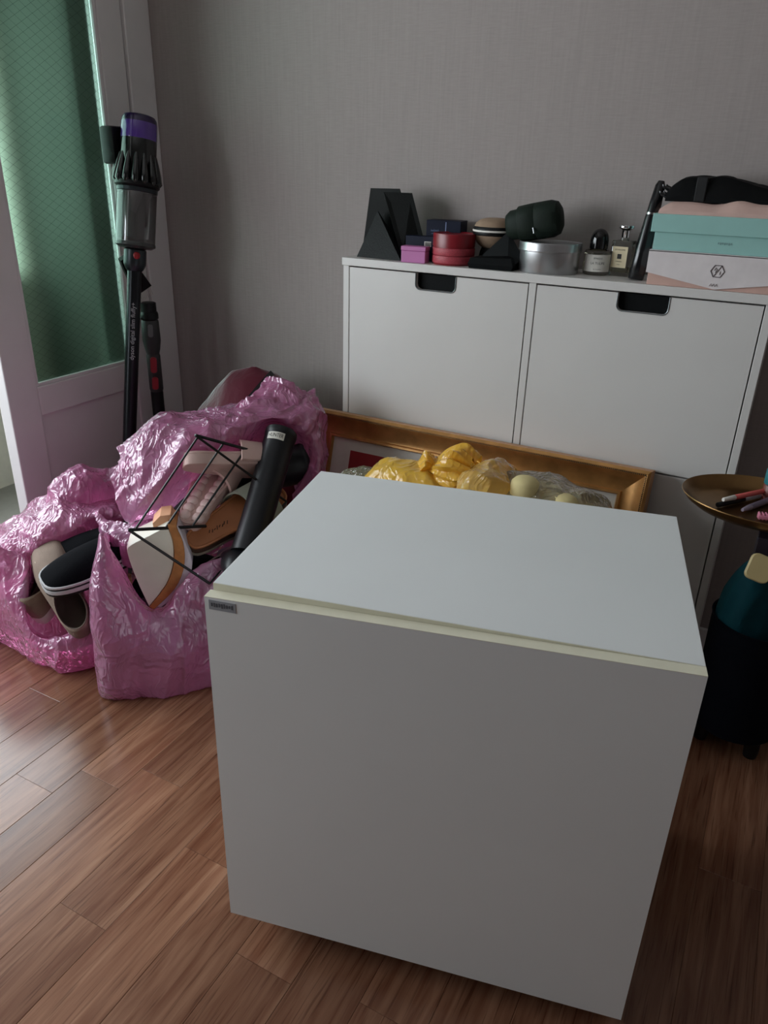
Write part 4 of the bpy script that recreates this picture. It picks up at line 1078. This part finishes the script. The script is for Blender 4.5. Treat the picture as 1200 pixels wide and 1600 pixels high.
# ------------------------------------------------------------------ cordless stick vacuum cleaner
VT = Vector((-.600, -.190, 1.206)); VB = Vector((-.600, -.425, .004)); va = (VB-VT).normalized()
vac = thing('stick_vacuum', 'cordless stick vacuum with purple cap and clear dust bin leaning in the door corner', 'vacuum cleaner', VB)
Mv = frame(VT, va.cross(Vector((0, 0, 1)).cross(va)).normalized() if False else Vector((1, 0, 0)), -va)
Mv = Mv@Matrix.Scale(-1, 4, (0, 0, 1))   # local z runs down the cleaner
def vl(nm, prof, m, parent=vac, n=40): return build(nm, MB().lathe([(r_*(.84 if z_ < .33 else 1), z_) for r_, z_ in prof], Mv, n), m, parent, smooth=True, auto=35)
PUR = mat('purple_gloss', (84, 56, 140), .15, var=.05, coat=.5); VBK = mat('gloss_teal_black', (12, 18, 18), .16, var=.05, coat=.3)
GRY = mat('gunmetal', (46, 52, 56), .3, metal=.5); REDP = mat('red_plastic', (150, 20, 28), .4)
vl('filter_cap', [(.001, 0), (.036, .001), (.046, .004), (.0515, .011), (.053, .020)], mat('dark_purple', (38, 24, 62), .2))
vl('filter_ring', [(.053, .020), (.0535, .022), (.0545, .058), (.054, .060)], PUR)
hd = vl('motor_body', [(.054, .060), (.0545, .062), (.0545, .105), (.052, .120), (.050, .165)], VBK)
for k in range(14):
    a = 2*math.pi*k/14; d = Vector((math.cos(a), math.sin(a), 0))
    pts = [d*r_+Vector((0, 0, z_)) for r_, z_ in ((.043, .095), (.0465, .118), (.050, .142), (.053, .160), (.050, .170))]
    build('cyclone', MB().tube([Mv@p for p in pts], [.004, .0075, .0100, .0105, .005], 8), VBK, hd, smooth=True, auto=60)
vl('collar', [(.060, .160), (.068, .164), (.068, .172), (.060, .178)], BLACK)
vl('bin_shroud', [(.046, .178), (.047, .182), (.040, .20), (.036, .28), (.030, .305)], mat('mesh_grey', (70, 66, 64), .45, metal=.6, bump=.6, bscale=600))
BIN = film('clear_bin', (170, 170, 170), through=.80, tint=(226, 228, 228), rough=.08, bump=.0, glossmix=.05)
vl('dust_bin', [(.059, .176), (.0605, .180), (.0605, .312), (.058, .320)], BIN)
vl('bin_rim', [(.0600, .176), (.0622, .178), (.0622, .186), (.0605, .188)], GRY)
vl('bin_door', [(.0605, .312), (.0618, .315), (.0618, .321), (.050, .327), (.026, .329)], mat('smoke_plastic', (60, 62, 62), .25))
vl('dust', [(.030, .300), (.050, .303), (.056, .309), (.056, .318), (.02, .322)], mat('grey_dust', (86, 78, 72), .95, bump=1, bscale=120))
nk = vl('neck', [(.027, .327), (.029, .332), (.029, .368), (.024, .380), (.019, .386)], GRY)
cdir = (Vector(CAM)-VT); cdir = (cdir-va*cdir.dot(va)).normalized()
cn = VT+va*.346+cdir*.028+va.cross(cdir)*-.004
build('release_button', MB().lathe([(.009, -.003), (.009, .002), (.006, .0045), (.001, .005)], frame(cn, va, cdir), 20), REDP, nk, smooth=True)
Lt = (VB-VT).length
wn = vl('wand', [(.0185, .384), (.0185, .39), (.0185, Lt-.10), (.018, Lt-.095)], mat('wand_gunmetal', (30, 32, 36), .28, metal=.6), n=28)
text('lettering', 'dyson digital slim fluffy+', frame(VT+va*.545+cdir*.0190, -va, cdir), .016, mat('silver_letters', (170, 172, 176), .4), wn)
vl('floor_head_joint', [(.020, Lt-.10), (.024, Lt-.09), (.024, Lt-.05), (.012, Lt-.04)], BLACK)
fhd = MB().box((VB.x-.10, VB.y-.045, .004), (VB.x+.10, VB.y+.045, .06), .012)
build('floor_head', fhd, BLACK, vac, smooth=True)
# handle with battery behind the cyclone, towards the door
h0 = PX(164, 196, -.662); h1 = PX(200, 196, -.662); h2 = PX(164, 256, -.662)
build('battery_handle', MB().box((-.688, h0.y, h2.z), (-.640, -.175, h0.z), .008), BLACK, vac, smooth=True)
build('handle_grip', MB().tube([Vector((-.662, -.215, h2.z+.01)), Vector((-.660, -.21, h2.z-.03)), Vector((-.652, -.19, h2.z-.06)), Vector((-.64, -.18, h2.z-.075))], [.018, .016, .016, .014], 14), BLACK, vac, smooth=True)
# brush attachment clipped behind the wand
br0, br1 = PX(192, 402, -.640), PX(224, 452, -.640)
bt = thing('brush_tool', 'small black brush tool with pale bristles clipped behind the vacuum wand', 'brush', br1)
bdv = (br1-br0).normalized()
Mb = frame(br0, bdv, (1, -.6, 0))
build('brush_body', MB().loft([[Mb@Vector((x, y*w_, z*.009)) for y, z in ((-1, -1), (1, -1), (1, 1), (-1, 1))] for x, w_ in ((0, .012), (.03, .017), (.06, .021), ((br1-br0).length, .024))]), BLACK, bt)
for i in range(9):
    c = br1+(Mb.to_3x3()@Vector((0, 1, 0)))*(-.020+.005*i)
    build('bristle', MB().tube([c, c+bdv*.020+Vector((0, 0, -.010))], .0011, 4), mat('pale_bristle', (200, 198, 192), .7), bt)
# motorised tool on the charging post beside the wand
a0, a1 = PX(231, 472, -.650), PX(241, 660, -.650)
ad_ = (a1-a0).normalized(); af = a0+ad_*((a0.z-.004)/-ad_.z)
att = thing('vacuum_attachment', 'upright black and red vacuum attachment tube beside the vacuum wand', 'vacuum attachment', af)
Ma = frame(a0, (0, 1, 0), -ad_)@Matrix.Scale(-1, 4, (0, 0, 1))
def al(nm, prof, m, parent=att, n=24): return build(nm, MB().lathe(prof, Ma, n), m, parent, smooth=True, auto=35)
LA = (af-a0).length
al('socket', [(.018, 0), (.022, .002), (.022, .026), (.024, .028), (.026, .034), (.026, .046), (.022, .050)], BLACK)
ab = al('tool_body', [(.0215, .048), (.025, .054), (.026, .11), (.022, .135), (.018, .150)], mat('charcoal_plastic', (50, 52, 52), .5))
ca = (Vector(CAM)-a0); ca = (ca-ad_*ca.dot(ad_)).normalized(); cs_ = ad_.cross(ca)
if cs_.dot(SV) < 0: cs_ = -cs_
build('window', MB().prism(rrect(.036, .014, .006), 0, .002, frame(a0+ad_*.078+ca*.0245+cs_*.003, ad_, ca)), mat('grey_window', (96, 98, 98), .3), ab, smooth=True)
al('tool_neck', [(.018, .148), (.020, .155), (.020, .255), (.018, .262)], mat('charcoal_plastic', (50, 52, 52), .5))
build('red_clip', MB().prism(rrect(.045, .018, .007), -.006, .004, frame(a0+ad_*.178+ca*.018+cs_*.007, ad_, ca)), REDP, att, smooth=True)
build('red_clip', MB().prism(rrect(.036, .018, .007), -.006, .004, frame(a0+ad_*.232+ca*.018+cs_*.009, ad_, ca)), REDP, att, smooth=True)
al('tube', [(.017, .26), (.0185, .265), (.0185, LA-.01), (.016, LA)], BLACK)

# ------------------------------------------------------------------ yellow and clear bags behind the white box
yb = MB(); yb_y = -.46
c0 = at(640, 742, yb_y)
blob(yb, (c0.x+.015, yb_y, 0),   .125, .085, .535, [(0, .6), (.03, .9), (.3, 1), (.75, 1), (.9, .85), (.97, .5), (1, .05)], amp=.012, s=1.0, seed=31, nu=80, nv=50)
# tied neck lying on top, pinched and flaring
rings = []; n_ = 64
n0, n1 = at(655, 742, yb_y), at(742, 742, yb_y)
for k in range(34):
    t = k/33; cx = n0.lerp(n1, t)
    r_ = catmull([Vector((v, 0, 0)) for v in (.020, .040, .022, .036, .044, .046, .040, .030)], t).x
    ring_ = []
    for i in range(n_):
        a = 2*math.pi*i/n_; pl = 1+.22*math.sin(9*a+4*t)*max(0, t-.25)+.10*math.sin(17*a-3*t)
        p = cx+Vector((.2*r_*math.sin(3*a+t*5), r_*pl*math.cos(a), r_*pl*math.sin(a)+.010*math.sin(t*3.1)))
        ring_.append(p+Vector((0, 0, 1))*.006*cr(p*1.6, 1.0))
    rings.append(ring_)
yb.loft(rings, cap0=True, cap1=False)
yo = build('yellow_bag', yb, YEL, None, smooth=True, auto=60)
tag(yo, 'knotted yellow plastic bag between the white box and the gilt frame', 'bag')
cl = MB(); c1 = at(575, 745, yb_y)
blob(cl, (c1.x-.010, yb_y+.01, 0), .100, .075, .492, [(0, .6), (.03, .9), (.3, 1), (.75, 1), (.9, .8), (.97, .45), (1, .05)], amp=.012, s=1.2, seed=37, nu=70, nv=44)
co = build('clear_bag', cl, film('greenish_clear_film', (206, 208, 172), through=.55, tint=(236, 238, 214), rough=.15, bump=.7, bsc=60, glossmix=.04), None, smooth=True, auto=60)
tag(co, 'greenish clear plastic bag beside the knotted yellow bag', 'bag')
ROLL = mat('pale_roll_paper', (206, 190, 138), .8, var=.05)
for i, (px, py) in enumerate(((786, 748), (822, 744), (848, 764), (884, 772), (914, 786))):
    p = at(px, py, yb_y-(.035 if i % 2 else -.028)); r_ = .029; h_ = p.z-.002
    ro = build('paper_roll', MB().lathe([(r_*.95, .006), (r_, .010), (r_, h_-.022), (r_*.93, h_-.010), (r_*.70, h_-.003), (r_*.35, h_), (.002, h_+.0005)], Matrix.Translation((p.x, p.y, 0)), 28), ROLL, None, smooth=True)
    tag(ro, 'pale yellow round-ended roll standing inside the clear bag', 'roll', 'pale rolls in the clear bag')
cl2 = MB(); c2 = at(835, 770, yb_y)
blob(cl2, (c2.x+.005, yb_y, 0), .175, .085, .555, [(0, .6), (.03, .9), (.3, 1), (.8, 1), (.9, .93), (.96, .7), (1, .08)], amp=.014, s=1.1, seed=41, nu=110, nv=60)
co2 = build('clear_bag', cl2, CLR, None, smooth=True, auto=60)
tag(co2, 'clear plastic bag of pale round-ended rolls in front of the gilt frame', 'bag')
yn = MB(); c3 = at(765, 738, yb_y-.02)
patch(yn, [[c3+Vector(((i-2)*.024, .055*(j-1.5), .022-.010*(i-2)**2-.012*(j-1.5)**2)) for i in range(5)] for j in range(4)], 60, 40, amp=.010, s=1.6, seed=43)
build('yellow_film', yn, film('yellow_tint_film', (252, 208, 110), through=.25, tint=(250, 220, 140), rough=.25, bump=.3, bsc=30, glossmix=.0), co2, smooth=True, label='crumpled yellow film on top of the clear bag')

# ------------------------------------------------------------------ small round side table with brass tray
TC = Vector((1.025, -.323, 0)); TZ = .55
sd_ = thing('tray_table', 'small side table with an oval brass tray top at the cabinet end', 'table', (1.06, -.335, 0))
BRS = mat('aged_brass', (136, 104, 66), .30, metal=.9, var=.18, scale=14)
Mtc = Matrix.Translation((TC.x, TC.y, TZ))@Matrix.Diagonal((1.15, .921, 1, 1))
build('tray', MB().lathe([(.002, -.024), (.095, -.024), (.108, -.021), (.122, -.010), (.1295, -.001), (.131, .0), (.1318, -.0015), (.1245, -.0125), (.109, -.0245), (.095, -.0275), (.002, -.0275)], Mtc, 72), BRS, sd_, smooth=True, auto=50)
NAV = mat('navy_fabric', (10, 14, 24), .8, bump=.4, bscale=260, spec=.12)
STM = mat('black_steel', (12, 13, 18), .5, metal=.2)
BC = Vector((1.068, -.335, 0))
for k in range(3):
    a = math.radians(-36+120*k); d = Vector((math.cos(a), math.sin(a), 0))
    build('leg', MB().tube([BC+d*.056+Vector((0, 0, .06)), BC+d*.058+Vector((0, 0, .012)), BC+d*.058], [.016, .015, .013], 14), STM, sd_, smooth=True)
build('column', MB().tube([BC+Vector((.03, .02, .06)), BC+Vector((.03, .02, TZ-.0270))], .011, 16), STM, sd_, smooth=True)
build('basket', MB().lathe([(.002, .052), (.080, .052), (.085, .056), (.088, .30), (.090, .306), (.086, .306), (.083, .30), (.079, .062), (.002, .060)], Matrix.Translation(BC), 56), NAV, sd_, smooth=True, auto=50)
tbg = MB()
blob(tbg, (BC.x-.022, BC.y-.006, .063), .055, .062, .375, [(0, .5), (.05, .85), (.4, 1), (.7, .95), (.9, .6), (1, .05)], amp=.012, s=1.1, seed=51, nu=60, nv=40, zmin=.064)
teal = build('teal_bag', tbg, mat('teal_nylon', (12, 66, 76), .7, var=.1, spec=.15), None, smooth=True)
tag(teal, 'crumpled teal bag stuffed in the basket under the brass tray', 'bag')
cp = at(1187, 888, -.415)
Mcp = frame(cp, (.95, .1, -.25), (.25, -.85, .45))
cmp_ = thing('cream_compact', 'cream rounded square compact leaning on the teal bag under the tray', 'compact', cp+Vector((0, 0, -.025)))
CRC = mat('cream_plastic', (214, 194, 140), .45, var=.03)
for nm, h0_, h1_ in (('base', -.006, -.0005), ('lid', .0005, .007)):
    o2 = rrect(.042, .050, .011, 6)
    build(nm, MB().loft([[Mcp@Vector((x*k_, y*k_, h_)) for x, y in o2] for h_, k_ in ((h0_, .95), (h0_+.0015, 1), (h1_-.0015, 1), (h1_, .94))]), CRC, cmp_, smooth=True)
pbx = at(1198, 850, -.36)
pv = build('plum_box', MB().box((pbx.x-.018, pbx.y-.02, .425), (pbx.x+.05, pbx.y+.03, pbx.z+.018), .002), mat('plum_black_card', (36, 28, 36), .5), None)
tag(pv, 'dark plum carton wedged between the teal bag and the brass tray', 'box')
tz = TZ-.024
def pen(name, label, pa, pb_, r, parts, zc):
    A_, B_ = PZ(*pa, zc), PZ(*pb_, zc); d = (B_-A_).normalized(); Ln = (B_-A_).length+.05
    t = thing(name, label, 'pen', A_-Vector((0, 0, r)))
    Mpn = frame(A_, ZV.cross(d), d)
    for nm, f0, f1, k0, k1, m in parts:
        build(nm, MB().lathe([(r*k0*.85, f0*Ln), (r*k0, f0*Ln+.001), (r*k1, f1*Ln-.001), (r*k1*.9, f1*Ln)], Mpn, 16), m, t, smooth=True)
COR = mat('coral_plastic', (206, 92, 88), .4); LIL = mat('lilac_clear', (150, 138, 156), .3, spec=.6)
pen('marker_pen', 'coral marker pen with white cap on the brass tray', (1130, 781), (1200, 766), .0050, [('cap', 0, .18, .8, 1, WHT), ('barrel', .18, 1, 1, 1, COR)], tz+.018)
pen('eyeliner_pen', 'black eyeliner pen with grey barrel lying across the brass tray', (1121, 789), (1195, 773), .0052, [('cap', 0, .40, 1, 1, BLACK), ('barrel', .40, 1, .9, .9, GRYR)], tz+.0065)
pen('gel_pen', 'lilac clear gel pen lying on the brass tray', (1160, 797), (1205, 780), .0058, [('tip', 0, .18, .6, 1, LIL), ('barrel', .18, 1, 1, 1, mat('lilac_body', (120, 108, 128), .35))], tz+.0072)
hc = MB(); hp = PZ(1190, 806, tz+.008)
Mh = frame(hp, (.95, .25, 0), (0, 0, 1))
for i in range(7):
    hc.box((-.006+i*.006, -.007, -.006), (-.0025+i*.006, .007, .006), .001)
hc.box((-.007, -.0085, -.004), (.036, -.0055, .004), .001)
ho = build('hair_clip', hc.xf(Mh), mat('candy_pink', (226, 140, 164), .4), None, smooth=True)
tag(ho, 'candy pink hair clip at the rim of the brass tray', 'hair clip')
jr = thing('teal_jar', 'small teal capped jar standing at the back of the brass tray', 'jar', (1.035, -.262, tz))
Mj = Matrix.Translation((1.032, -.258, tz))
build('jar', MB().lathe([(.015, .0), (.017, .002), (.017, .030), (.015, .033)], Mj, 28), mat('rust_red', (110, 50, 40), .4), jr, smooth=True)
build('cap', MB().lathe([(.0155, .033), (.0175, .035), (.0175, .062), (.015, .066), (.002, .067)], Mj, 28), mat('teal_plastic', (24, 108, 116), .4), jr, smooth=True)
